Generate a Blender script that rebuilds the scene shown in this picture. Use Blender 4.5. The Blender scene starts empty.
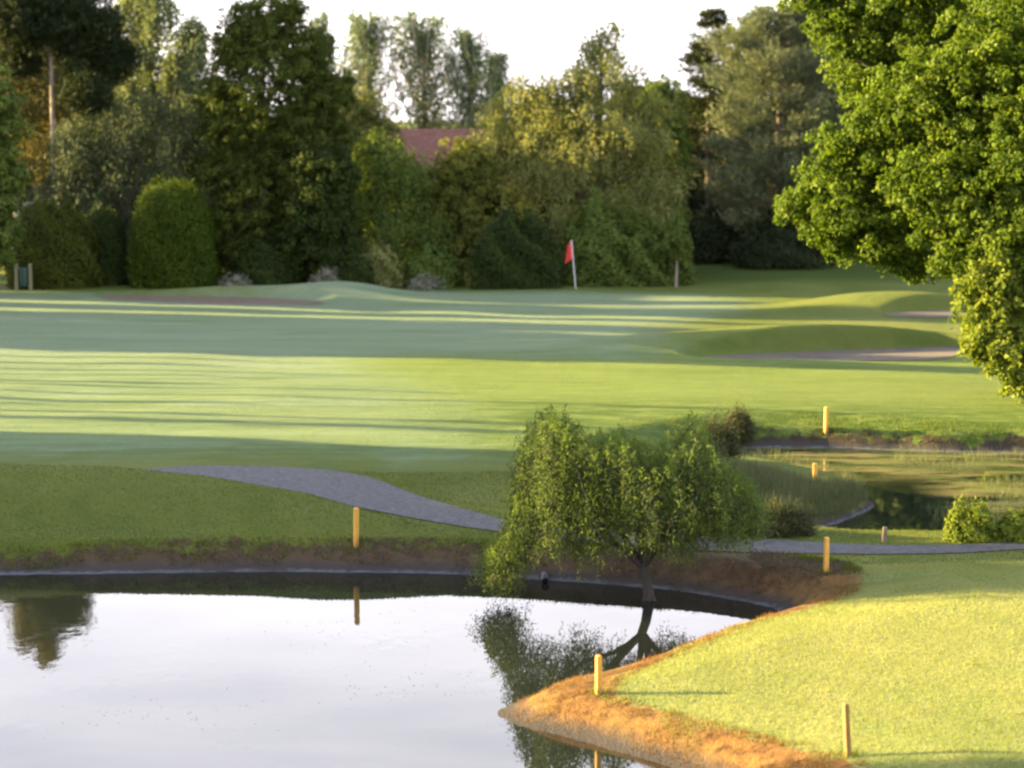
import bpy, math, random
import numpy as np
from mathutils import Vector, Matrix

S = bpy.context.scene
COL = S.collection
R = math.radians
rng = np.random.default_rng(7)

# ------------------------------------------------------------------ camera
PW, PH, F, CAMZ = 1024, 768, 2275.0, 9.0
TH = math.atan(269 / F)
cam = bpy.data.cameras.new('camera')
cam.sensor_width = 36
cam.lens = 36 * F / PW
cam.clip_start, cam.clip_end = 0.5, 6000
co = bpy.data.objects.new('camera', cam)
COL.objects.link(co)
co.location = (0, 0, CAMZ)
co.rotation_euler = (math.pi / 2 - TH, 0, 0)
S.camera = co
cam.dof.use_dof = True
cam.dof.focus_distance = 44
cam.dof.aperture_fstop = 0.9

# ------------------------------------------------------------------ light
SUN_EL, SUN_AZ = 13.0, 13.0            # low sun from the left, a little behind the scene
w = bpy.data.worlds.new('World')
S.world = w
w.use_nodes = True
nt = w.node_tree
N, L = nt.nodes, nt.links
bg = N['Background']
bg.inputs[1].default_value = 0.1
sky = N.new('ShaderNodeTexSky')
sky.sky_type = 'NISHITA'
sky.sun_disc = False
sky.sun_elevation = R(SUN_EL)
sky.sun_rotation = R(-(90 - SUN_AZ))
sky.air_density, sky.dust_density = 1.0, 1.2
tc = N.new('ShaderNodeTexCoord')
sep = N.new('ShaderNodeSeparateXYZ')
L.new(tc.outputs['Generated'], sep.inputs[0])
mp = N.new('ShaderNodeMapping')
mp.inputs['Scale'].default_value = (1.2, 1.2, 9)
L.new(tc.outputs['Generated'], mp.inputs[0])
cn = N.new('ShaderNodeTexNoise')
cn.inputs['Scale'].default_value = 3.2
cn.inputs['Detail'].default_value = 5
L.new(mp.outputs[0], cn.inputs['Vector'])
cr = N.new('ShaderNodeMapRange')
cr.inputs['From Min'].default_value, cr.inputs['From Max'].default_value = 0.35, 0.68
L.new(cn.outputs['Fac'], cr.inputs['Value'])
cc = N.new('ShaderNodeMix')
cc.data_type = 'RGBA'
cc.inputs['A'].default_value = (2.75, 2.58, 2.92, 1)      # thin grey-lilac veil
cc.inputs['B'].default_value = (4.4, 4.06, 4.25, 1)      # brighter cloud
L.new(cr.outputs[0], cc.inputs['Factor'])
el = N.new('ShaderNodeMapRange')
el.inputs['From Min'].default_value, el.inputs['From Max'].default_value = 0.22, 0.75
el.inputs['To Min'].default_value, el.inputs['To Max'].default_value = 0.85, 0.12
L.new(sep.outputs['Z'], el.inputs['Value'])
mx = N.new('ShaderNodeMix')
mx.data_type = 'RGBA'
L.new(el.outputs[0], mx.inputs['Factor'])
L.new(sky.outputs[0], mx.inputs['A'])
L.new(cc.outputs['Result'], mx.inputs['B'])
L.new(mx.outputs['Result'], bg.inputs[0])

sd = bpy.data.lights.new('sun', 'SUN')
sd.energy = 5.0
sd.angle = R(0.5)
sd.color = (1.0, 0.77, 0.33)
so = bpy.data.objects.new('sun', sd)
COL.objects.link(so)
SDIR = Vector((-math.cos(R(SUN_AZ)) * math.cos(R(SUN_EL)), math.sin(R(SUN_AZ)) * math.cos(R(SUN_EL)), math.sin(R(SUN_EL))))
so.rotation_euler = SDIR.to_track_quat('Z', 'Y').to_euler()

S.view_settings.view_transform = 'Standard'
S.view_settings.look = 'None'
S.view_settings.gamma = 1
S.view_settings.exposure = 3.32
S.render.engine = 'CYCLES'
S.cycles.use_denoising = True
S.cycles.max_bounces = 6
S.cycles.diffuse_bounces = 2
S.cycles.glossy_bounces = 2
S.cycles.transmission_bounces = 3
S.cycles.filter_width = 2.4
S.cycles.sample_clamp_indirect = 6
S.cycles.use_adaptive_sampling = True

# ------------------------------------------------------------------ helpers
def ray(px, py):
    a, b = (px - 512) / F, (384 - py) / F
    return a, math.cos(TH) + b * math.sin(TH), -math.sin(TH) + b * math.cos(TH)

def G(px, py, z=0.0):
    """ground point at height z seen at that place of the photograph"""
    x, y, d = ray(px, py)
    t = (z - CAMZ) / d
    return np.array((x * t, y * t))

def HX(px, py, Y):
    """X and Z of what is seen there at distance Y"""
    x, y, d = ray(px, py)
    t = Y / y
    return x * t, CAMZ + d * t

def tag(o, label=None, cat=None, group=None, kind=None):
    for k, v in (('label', label), ('category', cat), ('group', group), ('kind', kind)):
        if v:
            o[k] = v
    return o

def empty(name, loc, label, cat, group=None):
    o = bpy.data.objects.new(name, None)
    COL.objects.link(o)
    o.location = loc
    o.empty_display_size = 0.3
    return tag(o, label, cat, group)

def mesh(name, V, Fc, mat, attrs=None, smooth=False, loc=None, parent=None):
    """V (n,3); Fc: int array (m,3/4) or list of such arrays"""
    if not isinstance(Fc, (list, tuple)):
        Fc = [Fc]
    Fc = [np.asarray(f, dtype=np.int32) for f in Fc if len(f)]
    me = bpy.data.meshes.new(name)
    V = np.asarray(V, dtype=np.float32)
    me.vertices.add(len(V))
    me.vertices.foreach_set('co', V.ravel())
    loops = np.concatenate([f.ravel() for f in Fc])
    sizes = np.concatenate([np.full(len(f), f.shape[1], dtype=np.int32) for f in Fc])
    starts = np.concatenate([[0], np.cumsum(sizes)[:-1]]).astype(np.int32)
    me.loops.add(len(loops))
    me.loops.foreach_set('vertex_index', loops)
    me.polygons.add(len(sizes))
    me.polygons.foreach_set('loop_start', starts)
    me.polygons.foreach_set('use_smooth', np.full(len(sizes), bool(smooth)))
    me.update(calc_edges=True)
    for k, a in (attrs or {}).items():
        at = me.attributes.new(k, 'FLOAT', 'POINT')
        at.data.foreach_set('value', np.asarray(a, dtype=np.float32))
    if mat is not None:
        me.materials.append(mat)
    o = bpy.data.objects.new(name, me)
    COL.objects.link(o)
    if parent is not None:
        o.parent = parent
    if loc is not None:
        o.location = loc
    return o

def sstep(a, b, x):
    t = np.clip((x - a) / (b - a), 0, 1)
    return t * t * (3 - 2 * t)

def sdf(P, poly):
    """signed distance to polygon, negative inside"""
    poly = np.asarray(poly, float)
    d2 = np.full(len(P), 1e18)
    ins = np.zeros(len(P), bool)
    n = len(poly)
    for i in range(n):
        a, b = poly[i], poly[(i + 1) % n]
        e = b - a
        wv = P - a
        t = np.clip((wv @ e) / (e @ e + 1e-12), 0, 1)
        q = wv - t[:, None] * e
        d2 = np.minimum(d2, (q * q).sum(1))
        c = (a[1] <= P[:, 1]) != (b[1] <= P[:, 1])
        if b[1] != a[1]:
            xi = a[0] + (P[:, 1] - a[1]) / (b[1] - a[1]) * e[0]
            ins ^= c & (P[:, 0] < xi)
    d = np.sqrt(d2)
    return np.where(ins, -d, d)

def smooth_poly(pts, n=6, closed=True):
    """Catmull-Rom through points"""
    pts = np.asarray(pts, float)
    m = len(pts)
    out = []
    for i in range(m if closed else m - 1):
        if closed:
            p0, p1, p2, p3 = pts[(i - 1) % m], pts[i], pts[(i + 1) % m], pts[(i + 2) % m]
        else:
            p0, p1, p2, p3 = pts[max(i - 1, 0)], pts[i], pts[i + 1], pts[min(i + 2, m - 1)]
        for k in range(n):
            t = k / n
            out.append(0.5 * ((2 * p1) + (p2 - p0) * t + (2 * p0 - 5 * p1 + 4 * p2 - p3) * t * t + (3 * p1 - p0 - 3 * p2 + p3) * t ** 3))
    if not closed:
        out.append(pts[-1])
    return np.array(out)

def wob(X, Y, s, seed=0):
    """cheap smooth noise -1..1"""
    r = np.random.default_rng(seed)
    o = 0
    for i in range(6):
        a = r.uniform(0, 6.28)
        f = s * r.uniform(0.6, 1.8)
        o = o + np.sin((X * math.cos(a) + Y * math.sin(a)) * f + r.uniform(0, 6.28))
    return o / 3.2

# ------------------------------------------------------------------ materials
def new_mat(name):
    m = bpy.data.materials.new(name)
    m.use_nodes = True
    n = m.node_tree.nodes
    return m, n, m.node_tree.links, n['Principled BSDF']

def nd(n, t, **kw):
    x = n.new(t)
    for k, v in kw.items():
        if k in x.inputs:
            x.inputs[k].default_value = v
        else:
            setattr(x, k, v)
    return x

def mixc(n, l, fac, a, b):
    m = n.new('ShaderNodeMix')
    m.data_type = 'RGBA'
    for s, v in (('Factor', fac), ('A', a), ('B', b)):
        if hasattr(v, 'is_output'):
            l.new(v, m.inputs[s])
        elif s == 'Factor':
            m.inputs[s].default_value = v
        else:
            m.inputs[s].default_value = (*v, 1)
    return m.outputs['Result']

def maprange(n, l, val, a, b, c=0.0, d=1.0, smooth=False):
    m = n.new('ShaderNodeMapRange')
    if smooth:
        m.interpolation_type = 'SMOOTHSTEP'
    for i, v in zip(('From Min', 'From Max', 'To Min', 'To Max'), (a, b, c, d)):
        m.inputs[i].default_value = v
    l.new(val, m.inputs['Value'])
    return m.outputs[0]

def mathn(n, l, op, a, b=None):
    m = n.new('ShaderNodeMath')
    m.operation = op
    for i, v in enumerate((a, b)):
        if v is None:
            continue
        if hasattr(v, 'is_output'):
            l.new(v, m.inputs[i])
        else:
            m.inputs[i].default_value = v
    return m.outputs[0]

def leaf_mat(name, dark, mid, light, transl=0.35, tint=(1.25, 1.15, 0.45), rough=0.5):
    m, n, l, p = new_mat(name)
    a = nd(n, 'ShaderNodeAttribute', attribute_name='var')
    ramp = n.new('ShaderNodeValToRGB')
    e = ramp.color_ramp.elements
    e[0].color, e[1].color = (*dark, 1), (*light, 1)
    x = e.new(0.5)
    x.color = (*mid, 1)
    l.new(a.outputs['Fac'], ramp.inputs[0])
    l.new(ramp.outputs[0], p.inputs['Base Color'])
    p.inputs['Roughness'].default_value = rough
    p.inputs['Specular IOR Level'].default_value = 0.04
    t = n.new('ShaderNodeBsdfTranslucent')
    tm = n.new('ShaderNodeMix')
    tm.data_type = 'RGBA'
    tm.blend_type = 'MULTIPLY'
    tm.inputs['Factor'].default_value = 1
    tm.inputs['B'].default_value = (*tint, 1)
    l.new(ramp.outputs[0], tm.inputs['A'])
    l.new(tm.outputs['Result'], t.inputs[0])
    ms = n.new('ShaderNodeMixShader')
    ms.inputs[0].default_value = transl
    l.new(p.outputs[0], ms.inputs[1])
    l.new(t.outputs[0], ms.inputs[2])
    l.new(ms.outputs[0], n['Material Output'].inputs[0])
    return m

def noisy_mat(name, c1, c2, scale=8, rough=0.8, bump=0.3, stretch=(1, 1, 1), detail=6, c3=None):
    m, n, l, p = new_mat(name)
    t = n.new('ShaderNodeTexCoord')
    mpn = n.new('ShaderNodeMapping')
    mpn.inputs['Scale'].default_value = stretch
    l.new(t.outputs['Object'], mpn.inputs[0])
    ns = nd(n, 'ShaderNodeTexNoise', Scale=scale, Detail=detail, Roughness=0.65)
    l.new(mpn.outputs[0], ns.inputs['Vector'])
    c = mixc(n, l, maprange(n, l, ns.outputs['Fac'], 0.32, 0.68), c1, c2)
    if c3:
        n3 = nd(n, 'ShaderNodeTexNoise', Scale=scale * 0.23, Detail=3)
        l.new(mpn.outputs[0], n3.inputs['Vector'])
        c = mixc(n, l, maprange(n, l, n3.outputs['Fac'], 0.52, 0.66), c, c3)
    l.new(c, p.inputs['Base Color'])
    p.inputs['Roughness'].default_value = rough
    if bump:
        b = nd(n, 'ShaderNodeBump', Strength=bump, Distance=0.05)
        l.new(ns.outputs['Fac'], b.inputs['Height'])
        l.new(b.outputs[0], p.inputs['Normal'])
    return m

M_bark = noisy_mat('bark', (0.05, 0.038, 0.026), (0.11, 0.085, 0.06), 6, 0.9, 0.6, (1, 1, 0.25))
M_palebark = noisy_mat('pale_bark', (0.30, 0.25, 0.20), (0.5, 0.43, 0.36), 4, 0.85, 0.3, (1, 1, 0.5), c3=(0.12, 0.09, 0.07))
M_greybark = noisy_mat('grey_bark', (0.15, 0.115, 0.09), (0.25, 0.20, 0.16), 4, 0.85, 0.4, (1, 1, 0.4), c3=(0.08, 0.06, 0.045))
M_pinebark = noisy_mat('pine_bark', (0.28, 0.15, 0.08), (0.42, 0.30, 0.21), 4, 0.9, 0.5, (1, 1, 0.4), c3=(0.14, 0.09, 0.06))

# ------------------------------------------------------------------ terrain shape
WATER1, WATER2 = 0.0, 0.25
pond1 = smooth_poly([G(*p) for p in [(-500, 576), (-200, 576), (0, 575), (250, 572), (440, 574), (560, 581), (650, 588), (720, 597), (764, 606), (780, 613), (764, 620),
                     (705, 639), (645, 661), (590, 681), (535, 695), (499, 711), (515, 724), (565, 737), (620, 752), (680, 771), (740, 800), (780, 860)]]
                    + [np.array(p) for p in [(2.0, 22), (-3, 17.5), (-12, 16.5), (-24, 20), (-27, 32), (-22, 40)]], 5)
pond2 = smooth_poly([G(px, py, WATER2) for px, py in [(640, 470), (690, 455), (745, 448.5), (800, 447), (870, 449), (950, 452), (1030, 453), (1150, 458), (1230, 480), (1230, 515),
                     (1150, 538), (1040, 544), (960, 543.5), (890, 543), (835, 541), (800, 536), (806, 531), (838, 523), (862, 513), (873, 505), (860, 496), (820, 487), (770, 478), (700, 474)]], 5)
mud1 = smooth_poly([G(px, py, 0.42) for px, py in [(-500, 551), (-200, 549), (0, 549), (150, 546), (320, 545), (460, 547), (600, 553), (700, 557), (780, 562), (840, 571), (860, 584), (850, 598), (806, 611),
                    (765, 622), (705, 645), (655, 668), (616, 690), (640, 705), (700, 720), (770, 739), (850, 765), (900, 800), (930, 870)]]
                   + [np.array(p) for p in [(2.8, 21), (-3, 16.5), (-12, 15.5), (-25, 19), (-28, 32), (-23, 41)]], 5)
PATHPX = [(40, 475, .95, .5), (135, 474, 0.95, .45), (200, 472.5, 0.95, 0.95), (285, 480, 0.92, 1.55), (360, 495.5, 0.85, 1.15), (430, 512, 0.75, .8), (500, 526, 0.66, .55), (600, 537, 0.6, .7), (700, 544, 0.58, .68),
          (780, 547, 0.58, .66), (870, 550, 0.6, .5), (950, 549.5, 0.62, .4), (1030, 546, 0.64, .36), (1200, 540, 0.66, .4), (1500, 528, .7, .5)]
pc = smooth_poly([G(a, b, z) for a, b, z, h in PATHPX], 8, False)
pw = smooth_poly([(h, 0) for a, b, z, h in PATHPX], 8, False)[:, 0]

def polyline_dist(P, line):
    best = np.full(len(P), 1e9)
    par = np.zeros(len(P))
    side = np.zeros(len(P))
    for i in range(len(line) - 1):
        a, b = line[i], line[i + 1]
        e = b - a
        wv = P - a
        t = np.clip((wv @ e) / (e @ e), 0, 1)
        q = wv - t[:, None] * e
        d = np.sqrt((q * q).sum(1))
        up = d < best
        best = np.where(up, d, best)
        par = np.where(up, i + t, par)
        side = np.where(up, np.sign(e[0] * wv[:, 1] - e[1] * wv[:, 0]), side)
    return best, par, side

def bump2(X, Y, cx, cy, rx, ry, h, rot=0.0, p=2.0):
    c, s = math.cos(rot), math.sin(rot)
    u = ((X - cx) * c + (Y - cy) * s) / rx
    v = (-(X - cx) * s + (Y - cy) * c) / ry
    return h * np.exp(-(np.abs(u) ** p + np.abs(v) ** p))

bunkB = smooth_poly([G(px, py, .62) for px, py in [(700, 354), (760, 350), (830, 347), (900, 344.5), (955, 343.5), (960, 350), (935, 355.5), (870, 357), (790, 357), (730, 356.5)]], 4)
bunkA = smooth_poly([G(px, py, .66) for px, py in [(105, 293.5), (180, 293.5), (260, 295), (318, 298.5), (318, 301.5), (270, 302.5), (190, 301), (120, 299)]], 4)
bunkC = smooth_poly([G(px, py, .7) for px, py in [(885, 311), (925, 308), (980, 306), (1010, 307), (990, 312), (930, 313.5), (895, 313)]], 4)

def ridge(P, pts, wf, wb, hs):
    """a ridge along a polyline; wf / wb are the widths towards and away from the viewer"""
    line = np.asarray(pts)
    d, par, side = polyline_dist(P, line)
    h = np.interp(par, np.arange(len(line)), hs)
    wd = np.where(side < 0, wf, wb)
    return h * (1 - sstep(0, 1, d / wd))

moundL = [G(-300, 462, 1.5), G(-120, 464, 1.45), G(0, 467, 1.4), (G(110, 470, 1.3)), (G(200, 479, 1.2)), G(300, 496, 1.0), G(400, 524, .8), G(480, 542, .6)]
ridgeR = [G(600, 462, 1.1), G(690, 462, 1.25), G(745, 470, 1.15), G(800, 484, .95), G(850, 500, .6), G(868, 505, .35)]

def terrain(X, Y):
    P = np.stack([X, Y], 1)
    z = 0.55 + 0.38 * sstep(44, 54, Y) - 0.33 * sstep(62, 76, Y)
    z = z + 0.10 * wob(X, Y, 0.10, 3) * sstep(20, 50, np.abs(Y - 20)) + 0.032 * wob(X, Y, 0.5, 4) + 0.006 * wob(X, Y, 1.3, 14)
    z = z + 0.35 * sstep(0, 9, X - 3) * (1 - sstep(36, 46, Y))          # near right lawn swells
    z = z + 1.6 * sstep(14, 0, Y)
    # back right hill
    z = z + 0.75 * sstep(112, 136, Y) * sstep(3, 16, X)
    # cross-slope near the path
    d1 = sdf(P, pond1)
    d2 = sdf(P, pond2)
    pd, par, side = polyline_dist(P, pc)
    half = np.interp(par, np.arange(len(pw)), pw)
    zp = np.interp(par, np.arange(len(pw)), smooth_poly([(q[2], 0) for q in PATHPX], 8, False)[:, 0])
    # mound between path and pond
    k = 1 - sstep(half + 0.1, half + 1.3, pd)
    z = z * (1 - k) + zp * k
    z = np.maximum(z, 0.45 + ridge(P, moundL, 3.6, 1.3, [1.08, 1.03, 1.0, .92, .82, .62, .38, .12]))
    rr = ridge(P, ridgeR, 2.6, 1.5, [.6, .8, .8, .65, .35, .1])
    z = np.maximum(z, 0.38 + rr * (1 - k))
    # bunker mounds
    z = z + bump2(X, Y, *G(820, 337, .9), 6.8, 2.2, 0.78, 0.04, 2.6) + bump2(X, Y, *G(620, 343, .9), 2.6, 2.2, 0.34)
    z = z + bump2(X, Y, *G(260, 291, .8), 6.0, 2.4, 0.42) + bump2(X, Y, *G(345, 291, .8), 2.4, 2.2, 0.42)
    z = z + bump2(X, Y, *G(890, 300, .9), 4.2, 2.4, 0.75, 0, 2.4)
    for bk, fl in ((bunkA, 0.46), (bunkB, 0.42), (bunkC, 0.5)):
        db = sdf(P, bk)
        z = z * sstep(0.0, 0.9, db) + np.minimum(z, fl + 0.05 * sstep(-1, 0, db)) * (1 - sstep(0.0, 0.9, db))
    # ponds and their banks
    lump = 0.05 * wob(X, Y, 2.2, 9) + 0.03 * wob(X, Y, 6, 10)
    bank = 0.44 * sstep(0, 0.85, d1 + lump) + 0.40 * np.clip(d1 - 0.5, 0, 9)
    near = (Y < 41.0) & (X > -2)
    bank = np.where(near, 0.30 * sstep(0, 0.9, d1 + lump) + 0.12 * np.clip(d1, 0, 8), bank)
    z = np.where(d1 > 0, np.minimum(z, bank + 0.004), -0.7 * sstep(0, 1.6, -d1) - 0.01)
    bank2 = WATER2 + 0.42 * sstep(0, 0.45, d2 + lump) + 0.30 * np.clip(d2 - .3, 0, 9) ** 0.8
    z = np.where(d2 > 0, np.minimum(z, bank2), WATER2 - 0.6 * sstep(0, 1.5, -d2) - 0.01)
    return z

def axis_pts(fine, a, b, grow, lo, hi):
    xs = list(np.arange(a, b + 1e-6, fine))
    s = fine
    while xs[-1] < hi:
        s *= grow
        xs.append(xs[-1] + s)
    s = fine
    while xs[0] > lo:
        s *= grow
        xs.insert(0, xs[0] - s)
    return np.array(xs)

xs = axis_pts(0.16, -15, 17, 1.035, -1600, 1600)
ys = [-400, -250, -150, -80, -40, -20, -10, -5, 0]
y = 0.0
while y < 3000:
    st = 0.8 if y < 24 else (0.10 if y < 52 else (0.15 if y < 66 else (0.26 if y < 122 else 0.26 * 1.12 ** ((y - 122) / 3 + 1))))
    st = min(st, 300)
    y += st
    ys.append(y)
ys = np.array(ys)
gx, gy = np.meshgrid(xs, ys)
GX, GY = gx.ravel(), gy.ravel()
GZ = terrain(GX, GY)
nx, ny = len(xs), len(ys)
ii = (np.arange(ny - 1)[:, None] * nx + np.arange(nx - 1)[None, :]).ravel()
gf = np.stack([ii, ii + 1, ii + nx + 1, ii + nx], 1)
GP = np.stack([GX, GY], 1)
sd1, sd2 = sdf(GP, pond1), sdf(GP, pond2)
smud = sdf(GP, mud1)
smud2 = np.maximum(sd2 - 0.42 - 0.8 * sstep(58, 62, GY), 0.0) + np.minimum(sd2, 0) * 0
smud2 = sd2 - np.where(GY > 56, 0.30, 0.15)
mudd = np.minimum(smud, smud2)
# closely mown fairway: left of a line that runs away from the pond, beyond the path
fair = smooth_poly([G(px, py, .8) for px, py in [(-1500, 466), (0, 463), (150, 458), (330, 455), (430, 465), (470, 440), (440, 410), (400, 385), (350, 356), (430, 352), (560, 353), (640, 352),
                    (660, 322), (740, 300), (700, 289), (560, 286), (300, 287), (100, 291), (-1500, 290)]], 4)
sfair = sdf(GP, fair)

def GT(px, py):
    """where the sight line through that place of the photograph meets the ground"""
    x, y, d = ray(px, py)
    t = np.linspace(24, 160, 2800)
    z = terrain(x * t, y * t)
    i = np.argmax(CAMZ + d * t < z)
    return np.array((x * t[i], y * t[i]))

def terrain_at(px, py):
    a = np.array([px], float), np.array([py], float)
    return float(terrain(*a)[0])

# ground material ---------------------------------------------------
m, n, l, p = new_mat('ground')
geo = n.new('ShaderNodeNewGeometry')
pos = geo.outputs['Position']
sx = n.new('ShaderNodeSeparateXYZ')
l.new(pos, sx.inputs[0])
def noise(scale, detail=4, stretch=None, rough=0.6):
    v = pos
    if stretch:
        q = n.new('ShaderNodeMapping')
        q.inputs['Scale'].default_value = stretch
        l.new(pos, q.inputs[0])
        v = q.outputs[0]
    t = nd(n, 'ShaderNodeTexNoise', Scale=scale, Detail=detail, Roughness=rough)
    l.new(v, t.inputs['Vector'])
    return t.outputs['Fac']
def attr(a):
    return nd(n, 'ShaderNodeAttribute', attribute_name=a).outputs['Fac']
n_big, n_mid, n_fine, n_tiny = noise(0.16, 5), noise(1.3, 5), noise(7, 5), noise(28, 4)
rough_a = mixc(n, l, maprange(n, l, n_mid, 0.3, 0.7), (0.066, 0.084, 0.014), (0.10, 0.112, 0.020))
rough_a = mixc(n, l, maprange(n, l, n_big, 0.42, 0.66), rough_a, (0.13, 0.135, 0.034))
fair_a = mixc(n, l, maprange(n, l, n_mid, 0.3, 0.7), (0.112, 0.155, 0.082), (0.142, 0.182, 0.100))
fair_a = mixc(n, l, maprange(n, l, n_big, 0.4, 0.65), fair_a, (0.135, 0.165, 0.075))
stri = noise(1.0, 6, (0.22, 1.9, 1), 0.7)
fair_a = mixc(n, l, maprange(n, l, stri, 0.42, 0.62), fair_a, (0.080, 0.118, 0.044))
fair_a = mixc(n, l, maprange(n, l, noise(0.5, 5, (0.3, 1.2, 1)), 0.52, 0.68), fair_a, (0.165, 0.205, 0.125))
wv = n.new('ShaderNodeTexWave')
wv.bands_direction = 'Y'
wv.inputs['Scale'].default_value = 0.075
wv.inputs['Distortion'].default_value = 0.8
wv.inputs['Detail'].default_value = 2
l.new(pos, wv.inputs['Vector'])
fair_a = mixc(n, l, mathn(n, l, 'MULTIPLY', maprange(n, l, wv.outputs['Fac'], 0.3, 0.7), 0.3), fair_a, (0.17, 0.205, 0.09))
rough_a = mixc(n, l, mathn(n, l, 'MULTIPLY', mathn(n, l, 'MULTIPLY', maprange(n, l, sx.outputs['Y'], 113, 118), maprange(n, l, sx.outputs['X'], 4, 9)), 0.85), rough_a, (0.034, 0.054, 0.009))  # back right hill: unmown rough, darkened further with its shade in the colour
fair_a = mixc(n, l, mathn(n, l, 'MULTIPLY', maprange(n, l, sx.outputs['Y'], 70, 84), maprange(n, l, noise(0.7, 6, (0.3, 1.3, 1), 0.65), 0.35, 0.6, 0.25, 0.85)), fair_a, (0.182, 0.214, 0.138))
ffac = maprange(n, l, mathn(n, l, 'ADD', attr('sfair'), mathn(n, l, 'MULTIPLY', mathn(n, l, 'SUBTRACT', n_mid, 0.5), 5.0)), -2.2, 2.2, 1, 0, True)
semi = mixc(n, l, maprange(n, l, n_mid, 0.3, 0.7), (0.112, 0.145, 0.030), (0.146, 0.175, 0.044))
semi = mixc(n, l, maprange(n, l, noise(1.0, 6, (0.25, 1.9, 1), 0.7), 0.45, 0.65), semi, (0.085, 0.118, 0.018))
semi = mixc(n, l, mathn(n, l, 'MULTIPLY', maprange(n, l, noise(1.1, 7, (0.6, 1.8, 1), 0.7), 0.40, 0.54), maprange(n, l, sx.outputs['Y'], 66, 61)), semi, (0.050, 0.078, 0.011))  # tufty slope above the back pond: mottling also carries the slope's shade
rough_a = mixc(n, l, mathn(n, l, 'MULTIPLY', maprange(n, l, sx.outputs['Y'], 52, 55), maprange(n, l, sx.outputs['Y'], 84, 79)), rough_a, semi)
grass = mixc(n, l, ffac, rough_a, fair_a)
# the near lawn: sunlit brightness put into its colour, yellower in patches
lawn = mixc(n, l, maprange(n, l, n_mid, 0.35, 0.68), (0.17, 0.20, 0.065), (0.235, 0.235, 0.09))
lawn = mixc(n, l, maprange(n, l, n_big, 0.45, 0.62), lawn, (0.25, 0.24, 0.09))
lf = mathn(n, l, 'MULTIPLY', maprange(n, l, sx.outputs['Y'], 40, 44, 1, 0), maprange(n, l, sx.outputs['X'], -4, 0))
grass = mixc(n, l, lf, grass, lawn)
grass = mixc(n, l, mathn(n, l, 'MULTIPLY', maprange(n, l, n_tiny, 0.62, 0.38), 0.55), grass, (0.055, 0.075, 0.018))
mud = mixc(n, l, maprange(n, l, noise(4.5, 7, None, 0.72), 0.36, 0.62), (0.045, 0.023, 0.009), (0.18, 0.093, 0.030))
mud = mixc(n, l, maprange(n, l, n_mid, 0.48, 0.7), mud, (0.13, 0.085, 0.03))
mud = mixc(n, l, maprange(n, l, n_tiny, 0.6, 0.75), mud, (0.24, 0.135, 0.045))
mud = mixc(n, l, mathn(n, l, 'MULTIPLY', maprange(n, l, sx.outputs['Y'], 40.5, 43), 0.72), mud, (0.052, 0.043, 0.033))  # far bank of the front pond: its shade is put into the mud colour
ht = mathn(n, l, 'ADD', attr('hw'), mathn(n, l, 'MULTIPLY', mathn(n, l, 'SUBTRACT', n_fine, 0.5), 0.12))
mud = mixc(n, l, mathn(n, l, 'MULTIPLY', maprange(n, l, sx.outputs['Y'], 52, 57), 0.8), mud, (0.030, 0.024, 0.017))  # back pond's far bank faces away from the sun; shade painted into the mud
mud = mixc(n, l, maprange(n, l, ht, 0.06, 0.22, 1, 0), mud, (0.045, 0.038, 0.034))
mud = mixc(n, l, mathn(n, l, 'MULTIPLY', mathn(n, l, 'MULTIPLY', maprange(n, l, ht, 0.04, 0.015), maprange(n, l, n_mid, 0.35, 0.55)), maprange(n, l, sx.outputs['Y'], 39.5, 41)), mud, (0.085, 0.083, 0.09))
mfac = maprange(n, l, mathn(n, l, 'ADD', attr('mudd'), mathn(n, l, 'MULTIPLY', mathn(n, l, 'SUBTRACT', noise(2.6, 6), 0.5), 1.1)), -0.08, 0.10, 1, 0, True)
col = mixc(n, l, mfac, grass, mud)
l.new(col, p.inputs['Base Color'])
p.inputs['Roughness'].default_value = 0.85
p.inputs['Specular IOR Level'].default_value = 0.05
hgt = mathn(n, l, 'ADD', mathn(n, l, 'MULTIPLY', n_fine, 0.5), mathn(n, l, 'MULTIPLY', n_tiny, 0.5))
hgt = mathn(n, l, 'ADD', hgt, n_mid)
bm_ = nd(n, 'ShaderNodeBump', Strength=0.8, Distance=0.09)
l.new(hgt, bm_.inputs['Height'])
l.new(bm_.outputs[0], p.inputs['Normal'])
M_ground = m
hw = np.where(sd1 < sd2, GZ, GZ - WATER2)
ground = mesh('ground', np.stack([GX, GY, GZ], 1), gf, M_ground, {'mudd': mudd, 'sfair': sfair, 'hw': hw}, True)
tag(ground, kind='structure')

# ponds ------------------------------------------------------------
def water_mat(name, base, strength):
    m, n, l, p = new_mat(name)
    p.inputs['Base Color'].default_value = (*base, 1)
    p.inputs['Roughness'].default_value = 0.015
    p.inputs['IOR'].default_value = 1.333
    g = n.new('ShaderNodeNewGeometry')
    q = n.new('ShaderNodeMapping')
    q.inputs['Scale'].default_value = (0.9, 0.5, 1)
    l.new(g.outputs['Position'], q.inputs[0])
    t = nd(n, 'ShaderNodeTexNoise', Scale=3.5, Detail=3)
    l.new(q.outputs[0], t.inputs['Vector'])
    t2 = nd(n, 'ShaderNodeTexNoise', Scale=0.35, Detail=2)
    l.new(q.outputs[0], t2.inputs['Vector'])
    patch = maprange(n, l, t2.outputs['Fac'], 0.45, 0.65, 0.15, 1.0)
    b = nd(n, 'ShaderNodeBump', Distance=0.01)
    l.new(mathn(n, l, 'MULTIPLY', patch, strength), b.inputs['Strength'])
    l.new(t.outputs['Fac'], b.inputs['Height'])
    l.new(b.outputs[0], p.inputs['Normal'])
    return m
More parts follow.
